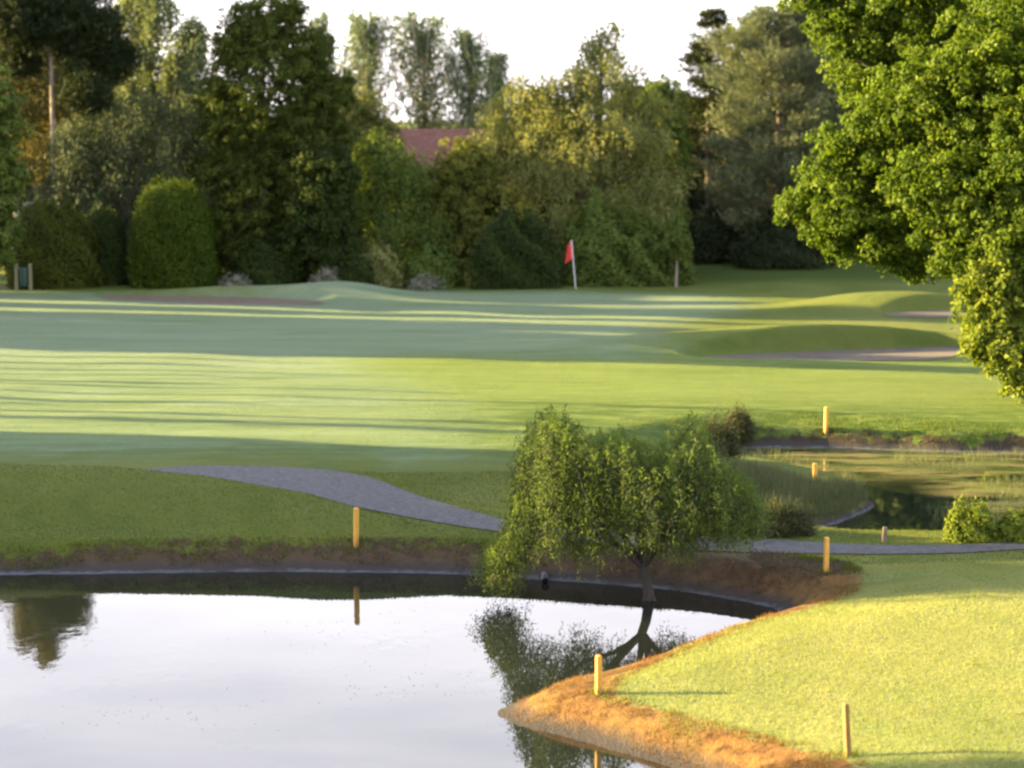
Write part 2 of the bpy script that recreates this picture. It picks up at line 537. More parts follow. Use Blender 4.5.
def water(name, poly, z, mat):
    c = poly.mean(0)
    big = np.array([[poly[:, 0].min() - 2, poly[:, 1].min() - 2], [poly[:, 0].max() + 2, poly[:, 1].min() - 2], [poly[:, 0].max() + 2, poly[:, 1].max() + 2], [poly[:, 0].min() - 2, poly[:, 1].max() + 2]])
    ring = poly + 0.0
    # polygon grown a little so that its rim lies under the bank
    t = np.roll(ring, -1, 0) - np.roll(ring, 1, 0)
    nrm = np.stack([t[:, 1], -t[:, 0]], 1) / (np.linalg.norm(t, axis=1)[:, None] + 1e-9)
    if sdf((ring + nrm * 0.05)[:1], poly)[0] < 0:
        nrm = -nrm
    ring = ring + nrm * 0.10
    V = np.concatenate([ring, np.full((len(ring), 1), z)], 1)
    me = bpy.data.meshes.new(name)
    me.from_pydata([tuple(v) for v in V], [], [tuple(range(len(V)))])
    me.materials.append(mat)
    o = bpy.data.objects.new(name, me)
    COL.objects.link(o)
    if me.polygons[0].normal.z < 0:
        me.flip_normals()
    return tag(o, kind='structure')
water('pond_water', pond1, WATER1, water_mat('pond_water', (0.010, 0.012, 0.009), 0.24))
mw = water_mat('back_pond_water', (0.012, 0.016, 0.008), 0.25)
n, l = mw.node_tree.nodes, mw.node_tree.links
p = n['Principled BSDF']
g_ = n.new('ShaderNodeNewGeometry')
def wnoise(scale, stretch, a, b):
    q = n.new('ShaderNodeMapping')
    q.inputs['Scale'].default_value = stretch
    l.new(g_.outputs['Position'], q.inputs[0])
    t = nd(n, 'ShaderNodeTexNoise', Scale=scale, Detail=6, Roughness=0.65)
    l.new(q.outputs[0], t.inputs['Vector'])
    return maprange(n, l, t.outputs['Fac'], a, b)
sx_ = n.new('ShaderNodeSeparateXYZ')
l.new(g_.outputs['Position'], sx_.inputs[0])
# floating weed: thick at the far and right side, broken near the ridge
zone = mathn(n, l, 'MAXIMUM', maprange(n, l, sx_.outputs['Y'], 53.5, 55.5), maprange(n, l, sx_.outputs['X'], 9.4, 10.6))
weed = mathn(n, l, 'MULTIPLY', zone, wnoise(0.9, (0.5, 1.6, 1), 0.40, 0.56))
wc = mixc(n, l, wnoise(1.6, (0.5, 1.5, 1), 0.4, 0.6), (0.13, 0.105, 0.045), (0.085, 0.10, 0.03))
wd = n.new('ShaderNodeBsdfDiffuse')
l.new(wc, wd.inputs[0])
ws_ = n.new('ShaderNodeMixShader')
l.new(mathn(n, l, 'MULTIPLY', weed, 0.8), ws_.inputs[0])
l.new(p.outputs[0], ws_.inputs[1])
l.new(wd.outputs[0], ws_.inputs[2])
l.new(ws_.outputs[0], n['Material Output'].inputs[0])
water('back_pond_water', pond2, WATER2, mw)

# gravel path -------------------------------------------------------
M_path = noisy_mat('gravel', (0.020, 0.0185, 0.0185), (0.085, 0.078, 0.077), 9, 0.95, 0.9, c3=(0.050, 0.046, 0.043))
K = 9
t = np.gradient(pc, axis=0)
nr = np.stack([-t[:, 1], t[:, 0]], 1) / np.linalg.norm(t, axis=1)[:, None]
u = np.linspace(-1, 1, K)
edge = 1 + 0.06 * wob(pc[:, 0], pc[:, 1], 1.7, 21)
PV = (pc[:, None, :] + nr[:, None, :] * (u[None, :, None] * (pw * edge)[:, None, None])).reshape(-1, 2)
PZ = terrain(PV[:, 0], PV[:, 1]) + 0.018
i0 = (np.arange(len(pc) - 1)[:, None] * K + np.arange(K - 1)[None, :]).ravel()
tag(mesh('gravel_path', np.concatenate([PV, PZ[:, None]], 1), np.stack([i0, i0 + K, i0 + K + 1, i0 + 1], 1), M_path, smooth=True), kind='structure')

# bunker sand ---------------------------------------------------------
M_sand = noisy_mat('bunker_sand', (0.050, 0.033, 0.016), (0.085, 0.058, 0.030), 2.5, 0.95, 0.3, c3=(0.034, 0.026, 0.015))
M_redsand = noisy_mat('red_bunker_sand', (0.070, 0.044, 0.024), (0.11, 0.07, 0.040), 2.5, 0.95, 0.3)
def sand(name, poly, mat):
    poly = poly + 0
    c = poly.mean(0)
    rings = np.linspace(1.0, 0.0, 9)[:-1]
    V = [c + (poly - c) * r for r in rings]
    P = np.concatenate(V + [c[None]], 0)
    Z = terrain(P[:, 0], P[:, 1]) + 0.025
    q = len(poly)
    fs = []
    for k in range(len(rings) - 1):
        a = k * q + np.arange(q)
        b = k * q + (np.arange(q) + 1) % q
        fs.append(np.stack([a, b, b + q, a + q], 1))
    a = (len(rings) - 1) * q + np.arange(q)
    b = (len(rings) - 1) * q + (np.arange(q) + 1) % q
    o = mesh(name, np.concatenate([P, Z[:, None]], 1), [np.concatenate(fs), np.stack([a, b, np.full(q, len(P) - 1)], 1)], mat, smooth=True)
    return tag(o, kind='structure')
sand('bunker_sand', bunkB, M_sand)
sand('bunker_sand', bunkA, M_redsand)
sand('bunker_sand', bunkC, M_sand)

# ------------------------------------------------------------------ plant builders
def unit(v):
    return v / (np.linalg.norm(v, axis=-1, keepdims=True) + 1e-9)

def rdir(k, r):
    return unit(r.normal(size=(k, 3)))

def leaf_quads(P, D, Sd, Lg, Wd, var):
    """rhombic leaves at P along D with side Sd; returns verts, faces, var"""
    k = len(P)
    D, Sd = unit(D), unit(Sd)
    Nn = np.cross(D, Sd)
    Lg = np.broadcast_to(Lg, (k,))[:, None]
    Wd = np.broadcast_to(Wd, (k,))[:, None]
    a = P
    b = P + D * Lg * 0.45 + Sd * Wd * 0.5 + Nn * Wd * 0.12
    c = P + D * Lg
    d = P + D * Lg * 0.45 - Sd * Wd * 0.5 + Nn * Wd * 0.12
    V = np.stack([a, b, c, d], 1).reshape(-1, 3)
    Fq = np.arange(4 * k).reshape(k, 4)
    return V, Fq, np.repeat(np.clip(var, 0, 1), 4)

def tube(pts, rad, sides=7):
    pts = np.asarray(pts, float)
    k = len(pts)
    t = unit(np.gradient(pts, axis=0))
    ref = np.array([0.31, 0.95, 0.05])
    a = unit(np.cross(t, ref))
    b = np.cross(t, a)
    ang = np.linspace(0, 2 * math.pi, sides, endpoint=False)
    V = pts[:, None] + (a[:, None] * np.cos(ang)[None, :, None] + b[:, None] * np.sin(ang)[None, :, None]) * np.asarray(rad)[:, None, None]
    V = V.reshape(-1, 3)
    i = (np.arange(k - 1)[:, None] * sides + np.arange(sides)[None])
    j = (np.arange(k - 1)[:, None] * sides + (np.arange(sides)[None] + 1) % sides)
    Fq = np.stack([i.ravel(), j.ravel(), (j + sides).ravel(), (i + sides).ravel()], 1)
    return V, Fq

def merge(parts):
    V, Fs, A, off = [], [], [], 0
    for pt in parts:
        V.append(pt[0])
        Fs.append(pt[1] + off)
        if len(pt) > 2:
            A.append(pt[2])
        off += len(pt[0])
    return np.concatenate(V), np.concatenate(Fs), (np.concatenate(A) if A else None)

def bend(a, b, k, r, sag=0.0, wig=0.06):
    a, b = np.asarray(a, float), np.asarray(b, float)
    t = np.linspace(0, 1, k)[:, None]
    p = a + (b - a) * t
    ln = np.linalg.norm(b - a)
    off = r.normal(size=3) * ln * wig
    p = p + np.sin(t * math.pi) * off
    p[:, 2] += (np.sin(t[:, 0] * math.pi) * sag * ln)
    return p

def blob_points(blobs, k, r, inner=0.72, up=0.0):
    """points on and just under the outer skin of a union of ellipsoids; returns points, outward normals"""
    B = np.asarray(blobs, float)
    area = (B[:, 3] * B[:, 4] + B[:, 4] * B[:, 5] + B[:, 3] * B[:, 5])
    out, nrm = [], []
    need = k
    while need > 0:
        m_ = int(need * 2.2) + 30
        i = r.choice(len(B), m_, p=area / area.sum())
        d = rdir(m_, r)
        rr = inner + (1 - inner) * r.random(m_) ** 0.6
        rr *= 1 + 0.15 * r.normal(size=m_)
        P = B[i, :3] + d * B[i, 3:6] * rr[:, None]
        ok = P[:, 2] > 0.05
        for q in range(len(B)):
            e = np.linalg.norm((P - B[q, :3]) / B[q, 3:6], axis=1)
            ok &= ~((e < 0.68) & (i != q))
        P, dn = P[ok], unit(d[ok] / B[i[ok], 3:6])
        out.append(P[:need])
        nrm.append(dn[:need])
        need -= len(P[:need])
    return np.concatenate(out), np.concatenate(nrm)

def clump_leaves(C, Nn, per, rc, ll, lw, r, droop=0.15, flat=0.75):
    """each clump is a little dome of leaves facing outward"""
    k = len(C)
    ci = np.repeat(np.arange(k), per)
    q = len(ci)
    d = rdir(q, r)
    base = unit(Nn * 0.8 + np.array([0, 0, 0.55]))
    d = unit(d + base[ci] * flat)
    rcv = (rc * (0.6 + 0.8 * r.random(k)))[ci]
    P = C[ci] + d * (rcv * (0.45 + 0.55 * r.random(q)))[:, None] * np.array([1, 1, 0.8])
    nl = unit(d + r.normal(size=(q, 3)) * 0.45)
    ax = unit(np.cross(nl, rdir(q, r)))
    ax[:, 2] -= droop
    sd_ = np.cross(nl, ax)
    var = 0.5 + 0.20 * r.normal(size=k)[ci] + 0.16 * r.normal(size=q)
    sc = 0.7 + 0.6 * r.random(q)
    return leaf_quads(P, ax, sd_, ll * sc, lw * sc, var)

def tree_obj(name, loc, label, cat, trunk, crown, mat_leaf, mat_bark, group=None):
    root = empty(name, loc, label, cat, group)
    V, Fq, _ = merge(trunk)
    mesh('trunk', V, Fq, mat_bark, smooth=True, parent=root)
    V, Fq, A = merge(crown)
    mesh('crown', V, Fq, mat_leaf, {'var': A}, parent=root)
    return root

def limbs(h, r0, blobs, r, start=0.3, k=None, lean=(0, 0)):
    top = np.array([lean[0], lean[1], h * 0.9])
    tr = bend((0, 0, -0.3), top, 9, r, 0, 0.02)
    parts = [tube(tr, r0 * (1 - 0.85 * np.linspace(0, 1, 9)) + r0 * 0.35 * np.exp(-np.linspace(0, 1, 9) * 14), 9)]
    for b in (blobs if k is None else blobs[:k]):
        f = np.clip(b[2] / h * 0.62, start * 0.6, 0.8)
        a = tr[int(round(f * 8))]
        e = np.array(b[:3]) + r.normal(size=3) * 0.2
        pp = bend(a, e, 6, r, -0.05)
        parts.append(tube(pp, np.linspace(r0 * 0.42, r0 * 0.08, 6), 6))
        for _ in range(3):
            e2 = e + rdir(1, r)[0] * np.array(b[3:6]) * 0.8
            parts.append(tube(bend(pp[3], e2, 5, r, 0), np.linspace(r0 * 0.16, r0 * 0.03, 5), 5))
    return parts

def broadleaf(blobs, nclump, per, rc, ll, lw, seed, h=None, r0=0.25, inner=0.72, droop=0.15, lean=(0, 0), klimb=None):
    r = np.random.default_rng(seed)
    C, Nn = blob_points(blobs, nclump, r, inner)
    crown = [clump_leaves(C, Nn, per, rc, ll, lw, r, droop)]
    # a thinner fill of leaves inside so that the far side does not show everywhere
    B = np.asarray(blobs)
    k = int(nclump * per * 0.18)
    i = r.choice(len(B), k)
    P = B[i, :3] + rdir(k, r) * B[i, 3:6] * (0.25 + 0.5 * r.random(k))[:, None]
    P = P[P[:, 2] > 0.1]
    k = len(P)
    crown.append(leaf_quads(P, rdir(k, r), rdir(k, r), ll * 1.5, lw * 1.7, 0.4 + 0.15 * r.normal(size=k)))
    return limbs(h or max(b[2] + b[5] for b in blobs), r0, blobs, r, k=klimb, lean=lean), crown

def weeping(blobs, nstr, seed, slen=(0.8, 2.4), step=0.16, ll=0.26, lw=0.11, h=None, r0=0.28, lean=(0, 0), fill=0.25, tuft=12, spread=0.34):
    r = np.random.default_rng(seed)
    nc = max(8, nstr // tuft)
    C0, N0 = blob_points(blobs, nc, r, 0.58)
    cl = r.integers(0, nc, nstr)
    C = C0[cl] + r.normal(size=(nstr, 3)) * np.array([spread, spread, spread * 0.6])
    Nn = N0[cl]
    clv = (0.13 * r.normal(size=nc))[cl]
    ln = r.uniform(*slen, nstr) * (0.5 + 0.8 * r.random(nstr))
    k = np.maximum((ln / step).astype(int), 3)
    ci = np.repeat(np.arange(nstr), k)
    s = np.concatenate([np.arange(q) for q in k]) * step
    q = len(ci)
    out = Nn.copy()
    out[:, 2] = 0
    hv = 0.35 * (1 - np.exp(-s / 0.5))
    P = C[ci] + out[ci] * hv[:, None] + r.normal(size=(q, 3)) * np.array([0.09, 0.09, 0.05])
    P[:, 2] -= s
    P[:, 2] = np.maximum(P[:, 2], 0.12 + 0.2 * r.random(q))
    ax = unit(np.array([0, 0, -1.0]) + r.normal(size=(q, 3)) * 0.55 + out[ci] * 0.25)
    sd_ = np.cross(ax, unit(out[ci] + r.normal(size=(q, 3)) * 0.6))
    sd_ = unit(np.cross(ax, sd_) * 0.2 + sd_)
    var = 0.5 + clv[ci] + 0.1 * r.normal(size=nstr)[ci] + 0.15 * r.normal(size=q)
    sc = 0.7 + 0.6 * r.random(q)
    crown = [leaf_quads(P, ax, sd_, ll * sc, lw * sc, var)]
    if fill:
        B = np.asarray(blobs)
        kf = int(q * fill)
        i = r.choice(len(B), kf)
        Pf = B[i, :3] + rdir(kf, r) * B[i, 3:6] * (0.9 * r.random(kf) ** 0.5)[:, None]
        crown.append(leaf_quads(Pf, unit(rdir(kf, r) + np.array([0, 0, -1])), rdir(kf, r), ll * 1.3, lw * 1.6, 0.35 + 0.15 * r.normal(size=kf)))
    return limbs(h or max(b[2] + b[5] for b in blobs), r0, blobs, r, lean=lean), crown

def poplar(h, hw_, seed, nb=34, per=70, ll=0.30, lw=0.20, r0=0.2, bare=0.18):
    r = np.random.default_rng(seed)
    tr = bend((0, 0, -0.3), (r.normal() * 0.2, 0, h * 0.97), 10, r, 0, 0.012)
    parts = [tube(tr, np.linspace(r0, 0.03, 10), 7)]
    crown = []
    for b in range(nb):
        f = bare + (0.93 - bare) * (b + r.random()) / nb
        a = tr[0] + (tr[-1] - tr[0]) * f
        ang = r.uniform(0, 6.283)
        reach = hw_ * (math.sin(min(1, (1 - f) * 1.9 + 0.12) * 1.57)) * r.uniform(0.65, 1.1)
        e = a + np.array([math.cos(ang) * reach, math.sin(ang) * reach, reach * r.uniform(1.3, 2.2) + 0.5])
        e[2] = min(e[2], h)
        pp = bend(a, e, 6, r, -0.06)
        parts.append(tube(pp, np.linspace(r0 * 0.28, 0.02, 6), 5))
        t = r.random(per) ** 0.8
        idx = np.clip(t * 5, 0, 4.999)
        i0 = idx.astype(int)
        P = pp[i0] + (pp[i0 + 1] - pp[i0]) * (idx - i0)[:, None]
        tw = np.round(t * 6) / 6
        P = P + r.normal(size=(per, 3)) * np.array([0.26, 0.26, 0.36]) * (0.5 + 0.5 * hw_ / 2)
        crown.append(leaf_quads(P, unit(rdir(per, r) + np.array([0, 0, 0.2])), rdir(per, r), ll * (0.7 + 0.6 * r.random(per)), lw, 0.5 + 0.12 * r.normal() + 0.2 * r.normal(size=per)))
    return parts, crown

def conifer(h, hw_, seed, prof=None, levels=34, ll=0.55, lw=0.07, r0=0.3, bare=0.05, up=0.1, per=46, spray=0.32, bpl=9, tip=0.35):
    """whorls of branches carrying sprays of needles"""
    r = np.random.default_rng(seed)
    prof = prof or (lambda f: (1 - f) ** 0.8)
    tr = bend((0, 0, -0.3), (0, 0, h), 10, r, 0, 0.006)
    parts = [tube(tr, np.linspace(r0, 0.03, 10), 8)]
    crown = []
    for lv in range(levels):
        f = bare + (1 - bare) * (lv + 0.4 * r.random()) / levels
        z = h * f
        for b in range(bpl):
            ang = r.uniform(0, 6.283)
            ln = max(0.3, hw_ * prof(f) * r.uniform(0.6, 1.12))
            dx = np.array([math.cos(ang), math.sin(ang), 0])
            e = np.array([0, 0, z]) + dx * ln + np.array([0, 0, ln * (up + 0.12 * r.normal())])
            pp = bend((0, 0, z), e, 5, r, -0.08, 0.03)
            if ln > 0.8:
                parts.append(tube(pp, np.linspace(0.05, 0.012, 5), 4))
            k = int(per * (0.35 + 0.65 * ln / hw_))
            t = tip + (1.05 - tip) * r.random(k) ** 0.8
            P = np.array([0, 0, z]) + (e - np.array([0, 0, z])) * t[:, None]
            P[:, 2] += (-0.08 * ln * np.sin(np.clip(t, 0, 1) * math.pi))
            P = P + r.normal(size=(k, 3)) * np.array([spray, spray, spray * 0.5]) * min(1, 0.4 + ln / 2)
            ax = unit(dx * 0.9 + rdir(k, r) * 0.9 + np.array([0, 0, up * 2]))
            crown.append(leaf_quads(P, ax, rdir(k, r), ll * (0.6 + 0.7 * r.random(k)), lw, 0.5 + 0.12 * r.normal() + 0.17 * r.normal(size=k)))
    return parts, crown

def bush_mesh(name, rx, ry, h, seed, mat, k=9000, ll=0.14, lw=0.10, loc=(0, 0, 0), lump=0.10, lobes=None, square=2.4, fill=True):
    """a clipped or natural rounded bush that reaches the ground"""
    r = np.random.default_rng(seed)
    d = rdir(k, r)
    d[:, 2] = np.abs(d[:, 2])
    # superellipsoid skin standing on the ground, widest low down
    q = (np.abs(d[:, 0]) ** square + np.abs(d[:, 1]) ** square + np.abs(d[:, 2]) ** square) ** (-1 / square)
    ph = np.arctan2(d[:, 1], d[:, 0])
    lm = 1 + lump * (np.sin(ph * 3 + seed) * 0.5 + np.sin(ph * 7 + d[:, 2] * 9 + seed * 2) * 0.4 + np.sin(d[:, 2] * 13 + ph * 5) * 0.4)
    rr = q * lm * (1 - 0.22 * r.random(k) ** 2.2 + 0.03 * r.normal(size=k))
    P = d * rr[:, None] * np.array([rx, ry, h])
    nl = unit(d / np.array([rx, ry, h]) + r.normal(size=(k, 3)) * 0.02)
    nl = unit(nl + r.normal(size=(k, 3)) * 0.4)
    ax = unit(np.cross(nl, rdir(k, r)) + np.array([0, 0, 0.3]))
    var = 0.5 + 0.14 * np.sin(ph * 5 + d[:, 2] * 11) + 0.17 * r.normal(size=k)
    parts = [leaf_quads(P, ax, np.cross(nl, ax), ll * (0.7 + 0.6 * r.random(k)), lw, var)]
    if fill:
        kf = k // 3
        d2 = rdir(kf, r)
        d2[:, 2] = np.abs(d2[:, 2])
        P2 = d2 * (0.75 * r.random(kf) ** 0.4)[:, None] * np.array([rx, ry, h])
        parts.append(leaf_quads(P2, rdir(kf, r), rdir(kf, r), ll * 2, lw * 2.2, 0.4 + 0.1 * r.normal(size=kf)))
    V, Fq, A = merge(parts)
    # a few stems
    st = []
    for _ in range(5):
        e = np.array([r.normal() * rx * 0.3, r.normal() * ry * 0.3, h * 0.6])
        st.append(tube(bend((r.normal() * 0.05, r.normal() * 0.05, -0.1), e, 4, r), np.linspace(0.04, 0.015, 4), 5))
    root = empty(name, loc, None, None)
    mesh('foliage', V, Fq, mat, {'var': A}, parent=root)
    Vs, Fs, _ = merge(st)
    mesh('stem', Vs, Fs, M_bark, smooth=True, parent=root)
    return root

def copy_tree(o, loc, rz, sc, label, group):
    c = o.copy()
    COL.objects.link(c)
    c.location = loc
    c.rotation_euler = (0, 0, rz)
    c.scale = sc
    if label:
        c['label'] = label
    if group:
        c['group'] = group
    for ch in list(o.children):
        k = ch.copy()
        COL.objects.link(k)
        k.parent = c
    return c

def foot(px, Y, py=260):
    X, _ = HX(px, py, Y)
    return X, Y, terrain_at(X, Y)

def top_h(py, Y, z0):
    return HX(512, py, Y)[1] - z0

def px_blobs(px0, Y, z0, spec):
    """spec: (px, py, half-width px, half-height px[, depth offset]) -> ellipsoids relative to the foot"""
    s = F / Y
    X0, _ = HX(px0, 260, Y)
    out = []
    for q in spec:
        X, Z = HX(q[0], q[1], Y)
        dy = q[4] if len(q) > 4 else 0.0
        out.append((X - X0, dy, Z - z0, q[2] / s, min(q[2], q[3] * 1.6) / s * 0.9, q[3] / s))
    return out

# leaf colours -------------------------------------------------------
L_dark = leaf_mat('dark_leaves', (0.017, 0.026, 0.008), (0.028, 0.043, 0.011), (0.050, 0.065, 0.013), 0.25)
L_alder = leaf_mat('alder_leaves', (0.031, 0.044, 0.010), (0.052, 0.068, 0.013), (0.087, 0.104, 0.020), 0.3)
L_grey = leaf_mat('grey_willow_leaves', (0.037, 0.047, 0.023), (0.057, 0.070, 0.032), (0.081, 0.095, 0.042), 0.25, (1.1, 1.1, 0.7))
L_pale = leaf_mat('pale_leaves', (0.077, 0.097, 0.041), (0.112, 0.137, 0.056), (0.162, 0.184, 0.087), 0.4, (1.2, 1.15, 0.6))
L_poplar = leaf_mat('silver_poplar_leaves', (0.049, 0.076, 0.034), (0.083, 0.120, 0.053), (0.124, 0.166, 0.079), 0.4, (1.15, 1.1, 0.7))
L_mid = leaf_mat('mid_leaves', (0.046, 0.071, 0.017), (0.080, 0.114, 0.024), (0.130, 0.161, 0.036), 0.35)
L_gold = leaf_mat('golden_leaves', (0.080, 0.095, 0.028), (0.160, 0.172, 0.055), (0.26, 0.25, 0.09), 0.42, (1.2, 1.12, 0.5))
L_maple = leaf_mat('maple_leaves', (0.047, 0.060, 0.014), (0.112, 0.126, 0.026), (0.201, 0.198, 0.043), 0.4, (1.25, 1.12, 0.4))
L_amber = leaf_mat('amber_leaves', (0.050, 0.052, 0.018), (0.090, 0.085, 0.030), (0.14, 0.12, 0.045), 0.4, (1.25, 1.05, 0.5))
L_oak = leaf_mat('oak_leaves', (0.034, 0.057, 0.007), (0.062, 0.095, 0.012), (0.116, 0.153, 0.023), 0.42, (1.3, 1.3, 0.35))
L_lime = leaf_mat('lime_leaves', (0.066, 0.094, 0.012), (0.116, 0.149, 0.020), (0.171, 0.198, 0.034), 0.42, (1.25, 1.2, 0.4))
L_willow = leaf_mat('willow_leaves', (0.050, 0.076, 0.016), (0.084, 0.119, 0.026), (0.137, 0.173, 0.045), 0.42, (1.2, 1.2, 0.5))
L_bush = leaf_mat('bush_leaves', (0.027, 0.045, 0.006), (0.046, 0.071, 0.008), (0.071, 0.094, 0.013), 0.3)
L_dbush = leaf_mat('olive_bush_leaves', (0.024, 0.032, 0.005), (0.046, 0.057, 0.009), (0.084, 0.095, 0.013), 0.25)
L_needle = leaf_mat('pine_needles', (0.055, 0.072, 0.037), (0.099, 0.115, 0.062), (0.169, 0.173, 0.090), 0.2, (1.1, 1.1, 0.7))
L_dneedle = leaf_mat('dark_needles', (0.014, 0.019, 0.008), (0.021, 0.030, 0.012), (0.036, 0.042, 0.015), 0.2)
L_flower = leaf_mat('pale_flowers', (0.046, 0.062, 0.024), (0.154, 0.154, 0.107), (0.308, 0.287, 0.226), 0.3, (1, 1, 0.9))
L_reed = leaf_mat('long_grass', (0.062, 0.078, 0.034), (0.10, 0.115, 0.055), (0.15, 0.155, 0.08), 0.35, (1.2, 1.1, 0.6))
L_grass = leaf_mat('short_grass', (0.057, 0.070, 0.008), (0.085, 0.100, 0.012), (0.142, 0.142, 0.022), 0.35, (1.2, 1.15, 0.45))
L_lawn = leaf_mat('sunny_lawn_grass', (0.134, 0.165, 0.047), (0.195, 0.215, 0.072), (0.280, 0.271, 0.117), 0.45, (1.2, 1.15, 0.5))  # lighter than the short grass: sunlight put into the blade colour
L_dead = leaf_mat('dead_grass', (0.045, 0.036, 0.022), (0.085, 0.068, 0.042), (0.14, 0.115, 0.075), 0.2, (1.1, 1.0, 0.7))
L_scrub = leaf_mat('scrub_twigs', (0.034, 0.038, 0.016), (0.058, 0.062, 0.026), (0.09, 0.09, 0.04), 0.25, (1.1, 1.1, 0.6))
L_dry = leaf_mat('dry_grass', (0.11, 0.06, 0.02), (0.18, 0.10, 0.033), (0.25, 0.15, 0.05), 0.3, (1.2, 1.0, 0.5))

# ------------------------------------------------------------------ the row of trees behind the green
def place(kind, name, px, Y, label, cat, spec, mat, bark=None, **kw):
    X, Y, z0 = foot(px, Y)
    bl = px_blobs(px, Y, z0, spec)
    tr, cr_ = kind(bl, **kw)
    return tree_obj(name, (X, Y, z0), label, cat, tr, cr_, mat, bark or M_bark)

def place_h(kind, name, px, top, hwpx, Y, label, cat, mat, bark=None, group=None, **kw):
    X, Y, z0 = foot(px, Y)
    h = top_h(top, Y, z0)
    tr, cr_ = kind(h, hwpx * Y / F, **kw)
    return tree_obj(name, (X, Y, z0), label, cat, tr, cr_, mat, bark or M_bark, group)

# far left: tall pine with a bare pale trunk, golden birch behind it
X, Y, z0 = foot(55, 117)
r = np.random.default_rng(41)
bl = px_blobs(55, 117, z0, [(25, 18, 42, 30), (80, 25, 42, 36), (108, 60, 24, 26, 1), (92, 95, 22, 20, -1), (44, -30, 26, 26), (10, -5, 30, 26), (15, 60, 22, 18, 1)])
h = top_h(-45, 117, z0)
C, Nn = blob_points(bl, 1500, r, 0.4)
ci = np.repeat(np.arange(1500), 34)
Pn = C[ci] + r.normal(size=(len(ci), 3)) * np.array([0.26, 0.26, 0.14])
crown = [leaf_quads(Pn, unit(rdir(len(ci), r) + np.array([0, 0, 0.6])), rdir(len(ci), r), 0.34, 0.085, 0.5 + 0.15 * r.normal(size=1500)[ci] + 0.12 * r.normal(size=len(ci)))]
tr = limbs(h, 0.24, bl, r, 0.75, 0)
tree_obj('scots_pine', (X, Y, z0), 'tall dark pine with a bare pale trunk showing above the grey willow', 'tree', tr, crown, L_dneedle, M_greybark)

place(weeping, 'golden_birch', 18, 126, 'golden-brown birch behind the tall pine with the bare trunk', 'tree',
      [(18, 100, 40, 55), (10, 30, 45, 50), (22, -50, 34, 40), (48, -66, 18, 34), (28, -104, 14, 28), (8, -84, 15, 34), (60, 130, 40, 60)], L_amber, M_palebark, nstr=2000, seed=3, slen=(0.8, 2.0), step=0.116, fill=0.2, r0=0.22)
place(broadleaf, 'small_tree', -16, 104, 'small green leafy tree at the left edge of the picture beside the round bush', 'tree',
      [(-8, 120, 28, 42), (2, 180, 20, 40), (-18, 200, 30, 60), (-30, 130, 30, 50), (-4, 235, 18, 40)], L_mid, nclump=330, per=59, rc=0.42, ll=0.178, lw=0.126, seed=5, r0=0.16)
place(weeping, 'silver_willow', 146, 132, 'tall pale green willow reaching the top of the picture beside the dark pine', 'tree',
      [(150, 15, 34, 40), (140, 75, 40, 60), (160, 130, 40, 60), (125, 140, 36, 60)], L_pale, nstr=1900, seed=8, slen=(0.7, 1.8), step=0.109, fill=0.35, r0=0.25)
place(weeping, 'pale_birch', 192, 130, 'pale green birch with a pointed top between the silver willow and the dark alder', 'tree',
      [(193, 40, 18, 30), (190, 85, 28, 45), (200, 140, 34, 60)], L_pale, M_palebark, nstr=1300, seed=9, slen=(0.7, 1.6), step=0.122, fill=0.3, r0=0.2)
place(weeping, 'grey_willow', 135, 116, 'wide grey-green willow behind the clipped round bushes', 'tree',
      [(90, 150, 48, 46), (140, 135, 52, 48), (190, 150, 50, 60), (120, 215, 70, 60), (190, 220, 60, 60), (70, 180, 44, 50)], L_grey, nstr=3000, seed=10, slen=(0.7, 1.6), step=0.102, ll=0.187, lw=0.078, fill=0.4, r0=0.3)
place(broadleaf, 'dark_alder', 268, 115, 'tallest dark green alder with sky showing through its ragged top', 'tree',
      [(262, 26, 34, 26), (238, 48, 26, 28), (300, 60, 34, 34), (272, 90, 56, 46), (318, 110, 24, 50), (240, 130, 40, 50), (296, 165, 44, 55), (214, 100, 18, 20), (342, 92, 14, 18), (338, 140, 20, 24), (218, 170, 24, 26), (288, 14, 18, 14), (250, 215, 56, 60), (305, 235, 38, 48)],
      L_alder, nclump=2300, per=42, rc=0.40, ll=0.155, lw=0.104, seed=11, r0=0.34, inner=0.6)
place(broadleaf, 'dark_hazel', 330, 112.5, 'small dark tree leaning out from the right side of the dark alder', 'tree',
      [(326, 180, 26, 30), (330, 225, 22, 34), (312, 225, 22, 40), (340, 250, 16, 26)], L_dark, nclump=420, per=45, rc=0.4, ll=0.163, lw=0.118, seed=12, r0=0.14)

# poplars far behind
PG = 'silver poplars standing far behind the red roof'
for i, (px, top, hw_, Y, lab) in enumerate([
        (318, 10, 15, 160, 'thin silver poplar rising just right of the dark alder'),
        (368, 14, 26, 163, 'silver poplar left of the red roof, second from the dark alder'),
        (426, 16, 30, 165, 'broadest silver poplar, standing directly behind the red roof'),
        (472, 32, 20, 162, 'silver poplar rising behind the right end of the red roof'),
        (497, 52, 14, 166, 'lowest slender silver poplar beside the big golden willow')]):
    place_h(poplar, 'silver_poplar', px, top, hw_ * 1.4, Y, lab, 'tree', L_poplar, M_palebark, PG, seed=50 + i, nb=int(44 + hw_ * 1.5), per=130, bare=0.22, ll=0.28, lw=0.15)

